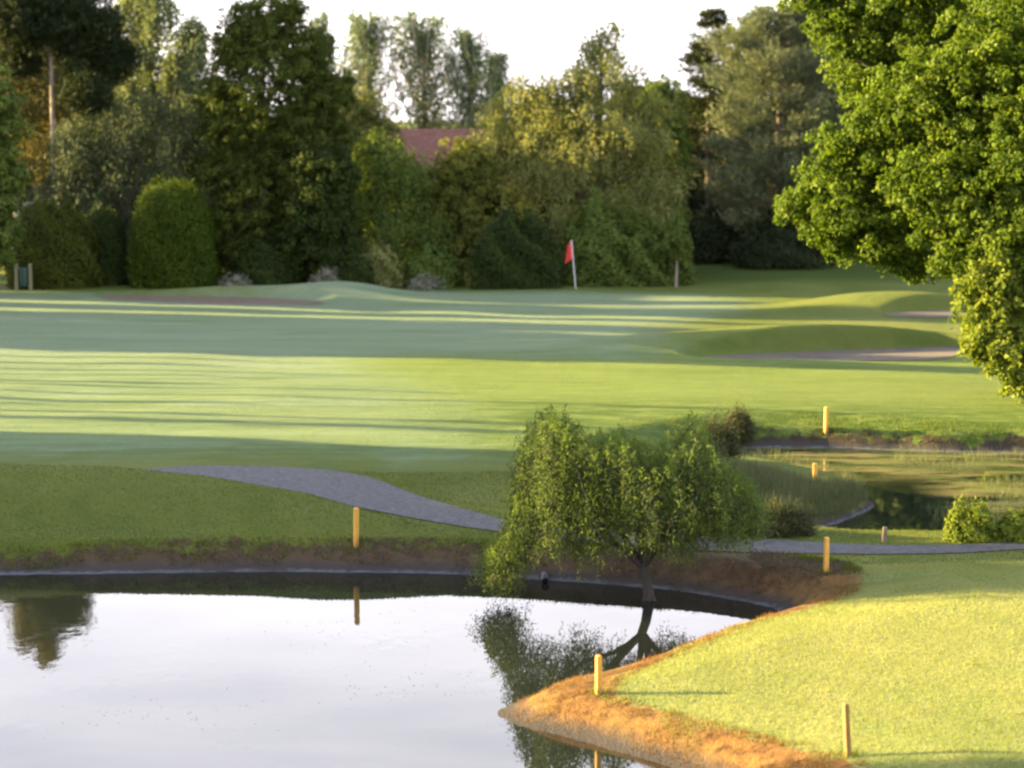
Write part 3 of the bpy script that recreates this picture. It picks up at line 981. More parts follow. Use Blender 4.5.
# house with the red roof
M_brick = noisy_mat('house_brick', (0.22, 0.10, 0.07), (0.30, 0.16, 0.11), 3, 0.9, 0.2)
m, n, l, p = new_mat('red_roof_tiles')
tcd = n.new('ShaderNodeTexCoord')
br = n.new('ShaderNodeTexBrick')
br.inputs['Scale'].default_value = 1
br.inputs['Brick Width'].default_value, br.inputs['Row Height'].default_value = 0.3, 0.22
br.inputs['Mortar Size'].default_value = 0.012
br.inputs['Color1'].default_value, br.inputs['Color2'].default_value, br.inputs['Mortar'].default_value = (0.12, 0.045, 0.028, 1), (0.165, 0.066, 0.042, 1), (0.06, 0.022, 0.018, 1)
l.new(tcd.outputs['Object'], br.inputs['Vector'])
l.new(br.outputs[0], p.inputs['Base Color'])
p.inputs['Roughness'].default_value = 0.85
M_roof = m
M_white = noisy_mat('white_paint', (0.62, 0.60, 0.57), (0.78, 0.76, 0.73), 5, 0.6, 0.05)
M_glass = bpy.data.materials.new('dark_glass')
M_glass.use_nodes = True
M_glass.node_tree.nodes['Principled BSDF'].inputs['Base Color'].default_value = (0.03, 0.035, 0.04, 1)
M_glass.node_tree.nodes['Principled BSDF'].inputs['Roughness'].default_value = 0.05

def boxv(cx, cy, cz, sx_, sy_, sz_):
    v = np.array([(x, y, z) for x in (-.5, .5) for y in (-.5, .5) for z in (-.5, .5)]) * (sx_, sy_, sz_) + (cx, cy, cz)
    f = np.array([(0, 1, 3, 2), (4, 6, 7, 5), (0, 4, 5, 1), (2, 3, 7, 6), (0, 2, 6, 4), (1, 5, 7, 3)])
    return v, f

def gable_roof(hx, hy, ze, zr, over=0.35, th=0.14):
    """ridge along x"""
    a, b = hx + over, hy + over
    dz = (zr - ze) / hy * over
    V, Fq = [], []
    for sgn in (-1, 1):
        o = len(V)
        V += [(-a, sgn * b, ze - dz), (a, sgn * b, ze - dz), (a, 0, zr), (-a, 0, zr), (-a, sgn * b, ze - dz + th), (a, sgn * b, ze - dz + th), (a, 0, zr + th), (-a, 0, zr + th)]
        Fq += [(o, o + 1, o + 2, o + 3), (o + 4, o + 5, o + 6, o + 7), (o, o + 1, o + 5, o + 4), (o, o + 3, o + 7, o + 4), (o + 1, o + 2, o + 6, o + 5)]
    return np.array(V, float), np.array(Fq)

hY = 142
hXc, zr = HX(452, 131, hY)
hz = terrain_at(hXc, hY)
house = empty('house', (hXc, hY, hz), 'house with a dark red tiled roof mostly hidden behind the trees', 'house')
zr -= hz
hx, hy, ze = 3.6, 3.4, zr - 3.4
V = [(-hx, -hy, 0), (hx, -hy, 0), (hx, hy, 0), (-hx, hy, 0), (-hx, -hy, ze), (hx, -hy, ze), (hx, hy, ze), (-hx, hy, ze), (-hx, 0, zr - .02), (hx, 0, zr - .02)]
mesh('wall', V, [np.array([(0, 1, 5, 4), (2, 3, 7, 6), (1, 2, 6, 5), (3, 0, 4, 7)]), np.array([(4, 7, 8), (5, 9, 6)])], M_brick, parent=house)
V, Fq = gable_roof(hx, hy, ze, zr)
mesh('roof', V, Fq, M_roof, parent=house)
for wx in (-2.0, 1.8):
    v, f = boxv(wx, -hy - 0.02, ze - 1.1, 1.3, 0.1, 1.2)
    wn = mesh('window', v, f, M_white, parent=house)
    v, f = boxv(wx, -hy - 0.08, ze - 1.1, 1.1, 0.03, 1.0)
    mesh('pane', v, f, M_glass, parent=wn)

# trees in front of the house
place(broadleaf, 'young_ash', 362, 124, 'light yellow-green tree with a wispy top in front of the silver poplars', 'tree',
      [(362, 120, 22, 30), (352, 150, 26, 30), (378, 145, 22, 26), (360, 200, 34, 50)], L_gold, nclump=380, per=45, rc=0.4, ll=0.178, lw=0.111, seed=21, r0=0.16)
place(weeping, 'olive_sallow', 388, 117, 'rounded olive-green tree left of the red roof, its base in shade', 'tree',
      [(376, 160, 32, 30), (404, 186, 32, 34), (350, 190, 28, 44), (395, 225, 52, 52), (430, 225, 24, 44), (352, 245, 28, 34)], L_mid, nstr=2600, seed=22, slen=(0.5, 1.3), step=0.109, ll=0.187, lw=0.094, r0=0.24)
place(broadleaf, 'golden_maple', 460, 117, 'small tree with a golden lit top in front of the red roof', 'tree',
      [(460, 160, 20, 20), (472, 178, 20, 24), (446, 188, 20, 26), (455, 215, 24, 36), (470, 240, 26, 34)], L_maple, nclump=420, per=45, rc=0.38, ll=0.163, lw=0.118, seed=23, r0=0.14)
place(weeping, 'golden_willow', 592, 119, 'largest golden-green willow with drooping sprays behind the flagstick', 'tree',
      [(606, 38, 20, 22), (598, 66, 34, 30, -.3), (572, 92, 28, 24, -1), (535, 90, 30, 20, -1), (512, 108, 26, 24), (498, 140, 20, 30, -.5), (632, 92, 28, 34, .4), (652, 120, 22, 34), (590, 128, 40, 34, -1.5), (545, 140, 34, 38, -1.2), (515, 185, 32, 48, -.6), (620, 150, 34, 44, -1), (655, 175, 28, 50), (570, 205, 44, 54, -1), (630, 225, 46, 56, -.6), (525, 235, 34, 40, -.3)],
      L_gold, M_bark, nstr=5200, seed=24, slen=(0.4, 1.25), step=0.082, ll=0.172, lw=0.090, fill=0.15, r0=0.4, tuft=18, spread=0.42)
place(broadleaf, 'mixed_lime', 664, 122, 'olive-green tree between the golden willow and the dark spruce', 'tree',
      [(660, 105, 20, 28), (664, 150, 22, 40), (655, 220, 30, 60)], L_mid, nclump=420, per=45, rc=0.42, ll=0.185, lw=0.133, seed=25, r0=0.2)
place_h(conifer, 'dark_spruce', 710, 8, 66, 131, 'dark spruce with ragged branch ends left of the grey-green pine', 'tree', L_dneedle, None, None, seed=26,
        prof=lambda f: min(1, (1.02 - f) * 1.15) ** 0.75, levels=22, per=170, up=0.22, bpl=10, ll=0.42, lw=0.09, spray=0.28)
place_h(conifer, 'grey_pine', 776, 14, 66, 125, 'broad grey-green pine lit on its left side behind the oak', 'tree', L_needle, M_bark, None, seed=27,
        prof=lambda f: min(1.0, 0.5 + 3 * f, 2.7 * max(0.02, 1.04 - f) ** 0.8), levels=17, per=330, up=0.48, bpl=13, ll=0.36, lw=0.08, spray=0.30, bare=0.10, r0=0.35, tip=0.4)

# low trees and shrubs along the foot of the wood
def shrub(name, px, top, hw_, Y, label, mat, seed, cat='shrub', bottom=None, group=None, k=7000, ll=0.2, lw=0.15, lump=0.14, square=2.2, depth=0.8):
    X, Y, z0 = foot(px, Y)
    o = bush_mesh(name, hw_ * Y / F, hw_ * Y / F * depth, top_h(top, Y, z0), seed, mat, k, ll, lw, (X, Y, z0 - 0.03), lump, square=square)
    return tag(o, label, cat, group)

shrub('clipped_bush', 173, 184, 43, 111.5, 'tall bright green clipped bush with a rounded top, right of the dark round bush', L_bush, 31, 'bush', k=18000, ll=0.13, lw=0.09, lump=0.05, square=2.9)
shrub('round_bush', 52, 205, 45, 110.5, 'broad dark round bush behind the green litter bin', L_dbush, 32, 'bush', k=16000, ll=0.14, lw=0.10, lump=0.10, square=2.4)
shrub('narrow_bush', 104, 211, 22, 112.5, 'narrow dark bush squeezed between the two larger clipped bushes', L_dark, 33, 'bush', k=8000, ll=0.15, lw=0.10, lump=0.05, square=2.8)
shrub('holly_bush', 515, 217, 44, 112.5, 'dark rounded bush in front of the golden willow, left of the flagstick', L_dark, 34, 'bush', k=14000, ll=0.15, lw=0.10, lump=0.16, square=2.2)
shrub('laurel_shrub', 265, 232, 40, 113.5, 'dark shrub at the foot of the tall dark alder', L_dark, 35)
shrub('dark_shrub', 356, 258, 17, 111, 'small dark shrub beside the pale flowering shrubs under the olive-green tree', L_dark, 36, k=3500)
shrub('yellow_shrub', 378, 248, 26, 112.5, 'yellow-green shrub lit through at the foot of the olive-green tree', L_gold, 37, k=4200, ll=0.2)
shrub('low_shrub', 432, 250, 28, 113, 'low olive shrub left of the dark rounded bush', L_mid, 38, k=4500)
shrub('elder_shrub', 605, 205, 46, 115, 'tall olive shrub behind the flagstick', L_mid, 39, k=9000, lump=0.3, square=1.9)
shrub('hazel_shrub', 655, 232, 34, 114.5, 'olive shrub between the flagstick and the slim sapling', L_mid, 40, k=6000, lump=0.3)
shrub('yew_shrub', 735, 205, 50, 127, 'black-green yew at the foot of the dark spruce', L_dneedle, 41, k=9000)
shrub('dark_laurel', 785, 222, 50, 123.2, 'dark low shrub below the grey-green pine', L_dneedle, 42, k=8000)
FG = 'pale flowering shrubs along the edge of the wood'
shrub('flowering_shrub', 236, 276, 17, 110.5, 'pale flowering shrub nearest the tall clipped bush', L_flower, 43, group=FG, k=1300, ll=0.14, lw=0.08, lump=0.35, square=1.7)
shrub('flowering_shrub', 329, 270, 20, 110.8, 'widest pale flowering shrub, left of the small dark shrub', L_flower, 44, group=FG, k=1700, ll=0.14, lw=0.08, lump=0.35, square=1.7)
shrub('flowering_shrub', 425, 275, 17, 111, 'faint pale flowering shrub at the foot of the olive-green tree', L_flower, 45, group=FG, k=1100, ll=0.14, lw=0.08, lump=0.35, square=1.7)

# sapling beside the flag
X, Y, z0 = foot(676, 113)
tr, cr_ = broadleaf(px_blobs(676, 113, z0, [(676, 236, 9, 9), (671, 246, 9, 8), (681, 250, 10, 8), (676, 226, 6, 7)]), nclump=110, per=16, rc=0.24, ll=0.16, lw=0.11, seed=61, r0=0.075, klimb=0)
tree_obj('sapling', (X, Y, z0), 'slim sapling with a pale trunk right of the flagstick', 'tree', tr, cr_, L_mid, M_greybark)

# darker wood behind, closing the gaps
base_bl = [(0, 0, 6.0, 3.4, 3.0, 3.0), (-2, .4, 4.2, 2.6, 2.4, 2.6), (2.1, 0, 4.0, 2.6, 2.4, 2.6), (0.4, 0, 8.2, 2.0, 2.0, 1.8), (0, 0, 2.2, 3.2, 2.8, 2.2)]
tr, cr_ = broadleaf(base_bl, nclump=700, per=24, rc=0.5, ll=0.34, lw=0.25, seed=70, h=9.5, r0=0.28)
protoX = [(300, 133, 0.92, 'dark tree glimpsed between the dark alder and the olive-green tree'),
          (20, 134, 1.0, 'dark tree at the far left behind the round bush'),
          (90, 137, 0.9, 'dark tree behind the wide grey-green willow'),
          (66, 141, 1.35, 'dark tree seen past the bare trunk of the tall pine'),
          (225, 136, 0.95, 'dark tree behind the tall dark alder'),
          (395, 135, 0.55, 'low dark tree just in front of the red-roofed house'),
          (480, 136, 0.62, 'dark tree behind the small golden-topped tree'),
          (550, 138, 0.95, 'dark tree behind the middle of the golden willow'),
          (650, 139, 1.0, 'dark tree behind the right side of the golden willow'),
          (700, 146, 0.9, 'dark tree behind the dark spruce'),
          (868, 141, 1.75, 'dark tree between the grey-green pine and the oak'),
          (915, 144, 1.85, 'dark tree on the rise behind the oak'),
          (990, 142, 1.8, 'dark tree behind the trunk side of the oak')]
X, Y, z0 = foot(protoX[0][0], protoX[0][1])
proto = tree_obj('wood_tree', (X, Y, z0), protoX[0][3], 'tree', tr, cr_, L_dark, M_bark, 'dark trees of the wood behind')
proto.scale = (protoX[0][2],) * 3
for i, (px, Y, sc, lab) in enumerate(protoX[1:]):
    X, Y, z0 = foot(px, Y)
    copy_tree(proto, (X, Y, z0), 1.3 * i + 0.7, (sc * 1.08, sc * 1.08, sc), lab, None)

# the trees beyond the left edge of the picture, whose long shadows lie over the fairway
SG = 'trees of the wood beyond the left edge'
def left_tree(v, X, sc, wx, lab):
    """v is where its shadow line meets X = 0"""
    Yt = v - X * math.tan(R(SUN_AZ))
    copy_tree(proto, (X, Yt, terrain_at(X, Yt)), v * 1.7, (wx, wx, sc * 1.18), lab, SG)
LEFT = [(42.9, -48, 1.35, .55), (45.2, -51, 1.45, .34), (46.8, -46, .955, .42), (48.6, -50, 1.2, .50), (50.6, -51, 1.35, .62), (53.2, -51, 1.2, .42),
        (79.0, -52, 1.5, .52), (82.6, -55, 1.55, .6), (86.4, -52, 1.4, .56), (90.4, -55, 1.5, .6), (94.9, -54, 1.3, .28), (99.6, -56, 1.6, .7), (105.0, -58, 1.4, .8), (111, -58, 1.35, .8),
        (29.2, -44, 1.2, .42), (27.4, -42, 1.2, .5), (25, -42, 1.2, .6)]
for v, X, sc, wx in LEFT:
    left_tree(v, X, sc, wx, 'dense dark tree of the wood beyond the left edge of the picture')
# slender cypresses in the gap: thin streaks of shade
tr, cr_ = poplar(13.5, 0.40, 90, nb=44, per=36, ll=0.26, lw=0.16, r0=0.10, bare=0.08)
cyp = None
for v, X, wq in ((57.3, -52, .7), (58.6, -50, .45), (60.2, -56, .55), (61.4, -54, .9), (63.1, -51, .4), (65.4, -55, .5), (66.9, -49, .8), (69.2, -53, .4), (70.8, -56, .5), (73.2, -52, .7), (75.0, -50, .45)):
    Yt = v - X * math.tan(R(SUN_AZ))
    lc = (X, Yt, terrain_at(X, Yt))
    if cyp is None:
        cyp = tree_obj('slender_poplar', lc, 'slender upright poplar of the row beyond the left edge of the picture', 'tree', tr, cr_, L_dark, M_bark, 'slender poplars beyond the left edge')
    else:
        copy_tree(cyp, lc, v, (wq, wq, 0.75 + 0.45 * math.sin(v * 7) ** 2), None, None)

# ------------------------------------------------------------------ the oak on the right
OY = 69.0
X, Y, z0 = foot(1085, OY)
spec = [(1080, 120, 150, 120), (880, 60, 48, 44, 1), (838, 165, 34, 36, -1), (815, 205, 32, 34, 0), (858, 205, 44, 40, -1), (880, 130, 48, 44, -1.5), (930, 100, 52, 50, -2.5), (850, 15, 40, 34, 1), (822, -10, 30, 22, 1), (910, 5, 54, 44, 0), (925, 180, 54, 44, -3), (985, 150, 60, 50, -4), (975, 50, 60, 56, -3.5), (1030, 95, 60, 60, -4.5),
        (875, 246, 34, 24, -1), (905, 264, 22, 16, -1), (835, 240, 26, 18, -.5), (945, 232, 44, 32, -3), (968, 250, 30, 16, -3.5), (1040, 235, 50, 40, -4.5), (1000, 222, 54, 42, -4), (1150, 60, 150, 150), (1000, -30, 110, 66), (1180, 200, 120, 80), (1100, -90, 130, 70)]
bl = px_blobs(1085, OY, z0, spec)
bl = [(b[0], b[1], b[2], b[3], min(b[4], 5.0), b[5]) for b in bl]
tr, cr_ = broadleaf(bl, nclump=4000, per=46, rc=0.34, ll=0.14, lw=0.098, seed=80, h=12, r0=0.5, inner=0.6, klimb=2)
tree_obj('oak_tree', (X, Y, z0), 'huge bright green oak whose lit crown fills the upper right corner', 'tree', tr, cr_, L_oak, M_bark)
X, Y, z0 = foot(1034, 64.5)
tr, cr_ = broadleaf(px_blobs(1034, 64.5, z0, [(1000, 285, 28, 26), (1030, 310, 50, 50, 1), (984, 322, 20, 24, -.4), (978, 345, 16, 14, -.4), (1005, 345, 26, 26, -.6), (1022, 368, 22, 22, -.6), (1040, 375, 30, 18, -.3), (1060, 320, 50, 60), (975, 292, 14, 16)]), nclump=800, per=24, rc=0.26, ll=0.17, lw=0.12, seed=81, r0=0.12)
tree_obj('hawthorn', (X, Y, z0), 'yellow-green leafy bush under the oak with foliage down to the grass', 'bush', tr, cr_, L_lime, M_bark)

# ------------------------------------------------------------------ the small willow in the pond
WY = G(648, 600, 0)[1]
WX = G(648, 600, 0)[0]
ws = F / WY
r = np.random.default_rng(99)
def wp(px, py, dy=0.0):
    X, Z = HX(px, py, WY)
    return np.array((X - WX, dy, Z))
parts = [tube([wp(650, 606), wp(649, 598), wp(648, 590), wp(646, 578), wp(642, 566)], [0.15, 0.11, 0.10, 0.092, 0.085], 9)]
fork = wp(643, 567)
for rx_ in ((-.16, -.06), (.15, -.08)):
    parts.append(tube(bend(wp(648, 590), wp(649, 603) + np.array([rx_[0], rx_[1], -0.15]), 5, r), np.linspace(.055, .03, 5), 6))
main = [((598, 520, -.2), (552, 440, 0)), ((585, 535, .3), (520, 500, .3)), ((630, 500, .1), (600, 440, .2)), ((650, 520, -.3), (655, 460, -.2)), ((690, 500, .2), (735, 470, .2)), ((662, 480, .5), (694, 425, .3)),
        ((610, 520, .6), (560, 470, .8)), ((655, 520, .7), (640, 455, .9)), ((600, 525, -.6), (575, 455, -.7)), ((680, 510, -.6), (710, 475, -.6))]
tips = []
for a, b in main:
    p1 = bend(fork, wp(*a), 5, r, 0.05)
    p2 = bend(wp(*a), wp(*b), 5, r, 0.05)
    parts.append(tube(np.concatenate([p1, p2[1:]]), np.linspace(0.065, 0.012, 9), 6))
    tips += [p1[3], p1[4], p2[1], p2[2], p2[3], p2[4]]
# crown skin given as columns: (px, top, bottom)
cols = [(488, 552, 580), (498, 535, 590), (510, 522, 590), (518, 470, 582), (525, 432, 562), (538, 416, 560), (552, 409, 560), (564, 414, 562), (576, 426, 566), (588, 434, 570), (600, 434, 562), (615, 432, 550), (630, 436, 540), (644, 444, 545),
        (656, 450, 560), (670, 448, 566), (682, 432, 566), (694, 414, 558), (704, 424, 552), (714, 456, 548), (726, 464, 545), (740, 476, 545), (752, 486, 540), (760, 500, 536)]
cp = np.array(cols, float)
cp[:, 1] += 7
crown = []
nst = 2300
for i in range(nst):
    px = r.uniform(486, 758)
    top = np.interp(px, cp[:, 0], cp[:, 1])
    bot = np.interp(px, cp[:, 0], cp[:, 2])
    dens = 0.35 if 672 < px < 712 else 1.0
    u = r.random() ** 1.25
    t0 = top + (bot - top) * 0.85 * u
    if 505 > px and r.random() > 0.8:
        continue
    dy = r.normal() * 0.75 * (1 - 0.5 * abs(px - 620) / 150)
    ln = min((bot - t0) / ws * r.uniform(0.2, 1.0), 0.9) + 0.12
    st = wp(px, t0, dy)
    k = max(5, int(ln / 0.018))
    s = np.linspace(0, ln, k)
    dx = r.normal() * 0.12
    arch = 0.10 * (1 - np.exp(-s / 0.12))
    P = np.stack([st[0] + dx * s + arch * 1.6 * r.normal(), st[1] + 0.1 * s * r.normal() + 0 * s, st[2] + 0.10 * np.sin(np.clip(s / 0.25, 0, 1) * 2.0) - s], 1)
    P = P + r.normal(size=(k, 3)) * 0.06
    ax = unit(np.array([0, 0, -0.55]) + r.normal(size=(k, 3)) * 0.6)
    crown.append(leaf_quads(P, ax, rdir(k, r), 0.085 * (0.6 + 0.7 * r.random(k)), 0.019, 0.5 + 0.15 * r.normal() + 0.16 * r.normal(size=k)))
    if i % 2 == 0:
        parts.append(tube(P[::4] if k > 12 else P[::2], np.full(len(P[::4] if k > 12 else P[::2]), 0.005), 3))
    # an upright shoot on the very top
    if u < 0.2:
        k2 = 14
        s2 = np.linspace(0, r.uniform(.06, .22), k2)
        P2 = st + np.stack([s2 * r.normal() * .3, s2 * r.normal() * .3, s2], 1)
        crown.append(leaf_quads(P2, unit(rdir(k2, r) + np.array([0, 0, .5])), rdir(k2, r), 0.10, 0.024, 0.55 + 0.15 * r.normal(size=k2)))
for tp in tips:
    near_ = 26
    P = tp + r.normal(size=(near_, 3)) * 0.14
    crown.append(leaf_quads(P, unit(rdir(near_, r) + np.array([0, 0, -.5])), rdir(near_, r), 0.10, 0.026, 0.45 + 0.15 * r.normal(size=near_)))
M_darkbark = noisy_mat('dark_wet_bark', (0.016, 0.013, 0.010), (0.045, 0.036, 0.028), 9, 0.9, 0.7, (1, 1, 0.25))
tree_obj('weeping_willow', (WX, WY, 0.0), 'small weeping willow with a short dark trunk standing in the pond edge', 'tree', parts, crown, L_willow, M_darkbark)

# ------------------------------------------------------------------ grasses and waterside plants
def blades(P, h, wd, r, lean=0.35, var=0.5):
    """one narrow pointed blade per point"""
    k = len(P)
    ax = unit(np.stack([r.normal(size=k) * lean, r.normal(size=k) * lean, np.ones(k)], 1))
    sdv = unit(np.stack([r.normal(size=k), r.normal(size=k), np.zeros(k)], 1))
    h = np.broadcast_to(h, (k,))
    a = P - sdv * wd * 0.5
    b = P + sdv * wd * 0.5
    c = P + ax * h[:, None]
    V = np.stack([a, b, c], 1).reshape(-1, 3)
    return V, np.arange(3 * k).reshape(k, 3), np.repeat(np.clip(var + 0.10 * r.normal(size=k), 0, 1), 3)

def scatter(n_, x0, x1, y0, y1, cond, r):
    X = r.uniform(x0, x1, n_)
    Y = r.uniform(y0, y1, n_)
    ok = cond(np.stack([X, Y], 1))
    X, Y = X[ok], Y[ok]
    return np.stack([X, Y, terrain(X, Y) - 0.005], 1)

r = np.random.default_rng(123)
# lawn blades on the near right bank and on the mound across the pond
def near_lawn(P):
    return (sdf(P, mud1) > 0.02) & (sdf(P, pond1) > 0.1) & (np.abs(P[:, 0]) < P[:, 1] * 0.235 + 0.5)
P = scatter(300000, -2, 12, 27.5, 42, near_lawn, r)
V1 = blades(P, 0.026 + 0.03 * r.random(len(P)) ** 2, 0.016, r, 0.5, 0.55 + 0.22 * np.repeat(wob(P[:, 0], P[:, 1], 0.9, 31) + 0.7 * wob(P[:, 0], P[:, 1], 3.1, 32), 1))
def far_lawn(P):
    d, par, s_ = polyline_dist(P, pc)
    return (sdf(P, mud1) > 0.0) & (sdf(P, pond2) > 0.25) & (d > np.interp(par, np.arange(len(pw)), pw) - 0.10 - 0.12 * wob(P[:, 0], P[:, 1], 2.5, 41)) & (np.abs(P[:, 0]) < P[:, 1] * 0.235 + 0.5)
P = scatter(150000, -12.5, 12, 42, 51.5, far_lawn, r)
V2 = blades(P, 0.022 + 0.03 * r.random(len(P)) ** 2, 0.018, r, 0.5, 0.42 + 0.16 * wob(P[:, 0], P[:, 1], 0.8, 33))
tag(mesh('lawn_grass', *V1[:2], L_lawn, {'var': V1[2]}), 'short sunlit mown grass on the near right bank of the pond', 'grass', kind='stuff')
tag(mesh('grass', *V2[:2], L_grass, {'var': V2[2]}), 'short mown grass on the mound beyond the front pond', 'grass', kind='stuff')
# straggling rough along the mud edges
def mudedge(P):
    d = sdf(P, mud1)
    return (d > -0.22 + 0.2 * wob(P[:, 0], P[:, 1], 3, 5)) & (d < 0.12) & (sdf(P, pond1) > 0.2)
P = scatter(260000, -11, 10, 29.5, 46.5, mudedge, r)
nearp = P[:, 1] < 41.3
Vn = blades(P[nearp], 0.03 + 0.05 * r.random(nearp.sum()) ** 2, 0.016, r, 0.7, 0.4)
tag(mesh('edge_grass', *Vn[:2], L_lawn, {'var': Vn[2]}), 'thin lit grass where the near lawn meets the bare spit', 'grass', kind='stuff')
P = P[~nearp]
V1 = blades(P, 0.05 + 0.08 * r.random(len(P)) ** 2, 0.018, r, 0.6, 0.4)
def pond2edge(P):
    d = sdf(P, pond2)
    return (d > 0.12) & (d < 0.3 + 1.6 * r.random(len(P)) ** 2) & (wob(P[:, 0], P[:, 1], 2.0, 6) > 0.6 * r.normal(size=len(P))) & (P[:, 1] > 55)
P = scatter(60000, 3, 20, 55, 66, pond2edge, r)
tuft = []
for px_, py_ in ((356, 547), (598.5, 694), (848, 757), (826, 573), (826, 432), (815, 484)):
    g_s = GT(px_, py_)
    q_ = g_s + r.normal(size=(60, 2)) * 0.09
    tuft.append(np.stack([q_[:, 0], q_[:, 1], terrain(q_[:, 0], q_[:, 1])], 1))
tuft = np.concatenate(tuft)
VT = blades(tuft, 0.06 + 0.10 * r.random(len(tuft)), 0.012, r, 0.5, 0.5)
V2 = blades(P, 0.04 + 0.10 * r.random(len(P)), 0.025, r, 0.6, 0.5)
V, Fq, A = merge([V1, V2, VT])
tag(mesh('rough_grass', V, Fq, L_grass, {'var': A}), 'straggling rough grass hanging over the pond edges', 'grass', kind='stuff')
# dry tufts on the sunlit spit
def spit(P):
    return (sdf(P, mud1) < 0.05) & (sdf(P, pond1) > 0.12) & (wob(P[:, 0], P[:, 1], 3.0, 7) + 0.5 * wob(P[:, 0], P[:, 1], 8, 8) > 0.15)
P2 = scatter(120000, -12, 8, 41, 46, lambda P: (sdf(P, mud1) < 0.05) & (sdf(P, pond1) > 0.22) & (wob(P[:, 0], P[:, 1], 1.8, 17) + 0.6 * wob(P[:, 0], P[:, 1], 6, 18) > -0.2), r)
V, Fq, A = blades(P2, 0.03 + 0.06 * r.random(len(P2)), 0.014, r, 0.9, 0.3)
tag(mesh('dead_grass', V, Fq, L_dead, {'var': A}), 'dull dead grass matted on the far bank of the front pond', 'grass', kind='stuff')
P = scatter(90000, -1, 8, 29, 41, spit, r)
V, Fq, A = blades(P, 0.03 + 0.08 * r.random(len(P)) ** 1.5, 0.014, r, 1.0, 0.45 + 0.3 * wob(P[:, 0], P[:, 1], 5, 44))
tag(mesh('dry_grass', V, Fq, L_dry, {'var': A}), 'dry straw and dead grass on the bare pond bank', 'grass', kind='stuff')
# long grass on the ridge between the ponds
rl = np.asarray(ridgeR)
def ridgeg(P):
    d, par, s_ = polyline_dist(P, rl)
    d2, p2, _ = polyline_dist(P, pc)
    return (np.where(s_ < 0, d / 2.3, d / 0.8) < 1) & (sdf(P, pond2) > 0.12) & (d2 > np.interp(p2, np.arange(len(pw)), pw) + 0.25)
P = scatter(90000, 1.5, 9, 44, 53.5, ridgeg, r)
V, Fq, A = blades(P, 0.16 + 0.20 * r.random(len(P)), 0.016, r, 0.35, 0.5)
tag(mesh('long_grass', V, Fq, L_reed, {'var': A}), 'pale long grass on the ridge between the two ponds', 'grass', kind='stuff')

def plant(name, px, py, z, hw_, hp, label, mat, seed, cat='plant', k=900, ll=0.10, lw=0.05, group=None, square=2.0, lump=0.2):
    g = GT(px, py)
    s = F / g[1]
    o = bush_mesh(name, hw_ / s, hw_ / s * 0.8, hp / s, seed, mat, k, ll, lw, (g[0], g[1], terrain_at(*g) - 0.02), lump, square=square)
    return tag(o, label, cat, group)
plant('waterside_plant', 972, 541, .3, 24, 36, 'bright yellow-green waterside plant at the near edge of the back pond', L_lime, 131, k=2600, lump=0.3)
plant('waterside_plant', 1015, 541, .3, 20, 26, 'lower yellow-green waterside plant at the right edge of the back pond', L_lime, 132, k=1600, lump=0.3)
plant('dark_bush', 716, 462, .8, 20, 40, 'dark bush behind the right side of the small willow', L_scrub, 133, 'bush', k=3200, ll=0.22, lw=0.02, lump=0.5, square=1.6)
plant('ridge_shrub', 780, 534, .5, 30, 26, 'low dark shrub at the foot of the grassy ridge right of the willow', L_scrub, 134, 'bush', k=2800, ll=0.24, lw=0.02, lump=0.5, square=1.6)
plant('dry_bush', 738, 436, .7, 14, 24, 'brownish scrubby bush on the far bank of the back pond', L_scrub, 135, 'bush', k=1800, ll=0.22, lw=0.02, lump=0.5, square=1.6)

# reed stems standing in the back pond
def reedzone(P):
    d = sdf(P, pond2)
    return (d < 0) & (wob(P[:, 0], P[:, 1], 0.8, 16) > 0.1) & (((P[:, 1] > 54.5) & (P[:, 0] > 5.6)) | ((P[:, 0] > 9.2)))
P = scatter(22000, 4, 14.5, 47.5, 62, reedzone, r)
P[:, 2] = WATER2 - 0.1
V, Fq, A = blades(P, 0.16 + 0.22 * r.random(len(P)) ** 2, 0.014, r, 0.25, 0.5)
tag(mesh('pond_reeds', V, Fq, L_reed, {'var': A}), 'thin straw-coloured reeds standing in the back pond', 'reeds', kind='stuff')

# scraps of leaf and seed lying on the water
r = np.random.default_rng(77)
k = 260
cx_ = r.normal(size=(9, 2)) * np.array([1.6, 2.6]) + np.array([-2.6, 36.5])
P = cx_[r.integers(0, 9, k)] + r.normal(size=(k, 2)) * np.array([0.9, 0.5])
sh = r.random(k) < 0.35
P[sh] = np.stack([r.uniform(-11, 1, sh.sum()), 43.9 - 0.7 * r.random(sh.sum()) ** 2], 1)
P = P[sdf(P, pond1) < -0.1]
k = len(P)
a_ = r.uniform(0, 6.283, k)
D_ = np.stack([np.cos(a_), np.sin(a_), np.zeros(k)], 1)
S_ = np.stack([-np.sin(a_), np.cos(a_), np.zeros(k)], 1)
V, Fq, A = leaf_quads(np.concatenate([P, np.full((k, 1), 0.004)], 1), D_, S_, 0.02 + 0.03 * r.random(k), 0.012 + 0.012 * r.random(k), r.random(k))
tag(mesh('floating_leaves', V, Fq, L_dead, {'var': A}), 'scraps of leaf floating on the front pond', 'leaves', kind='stuff')

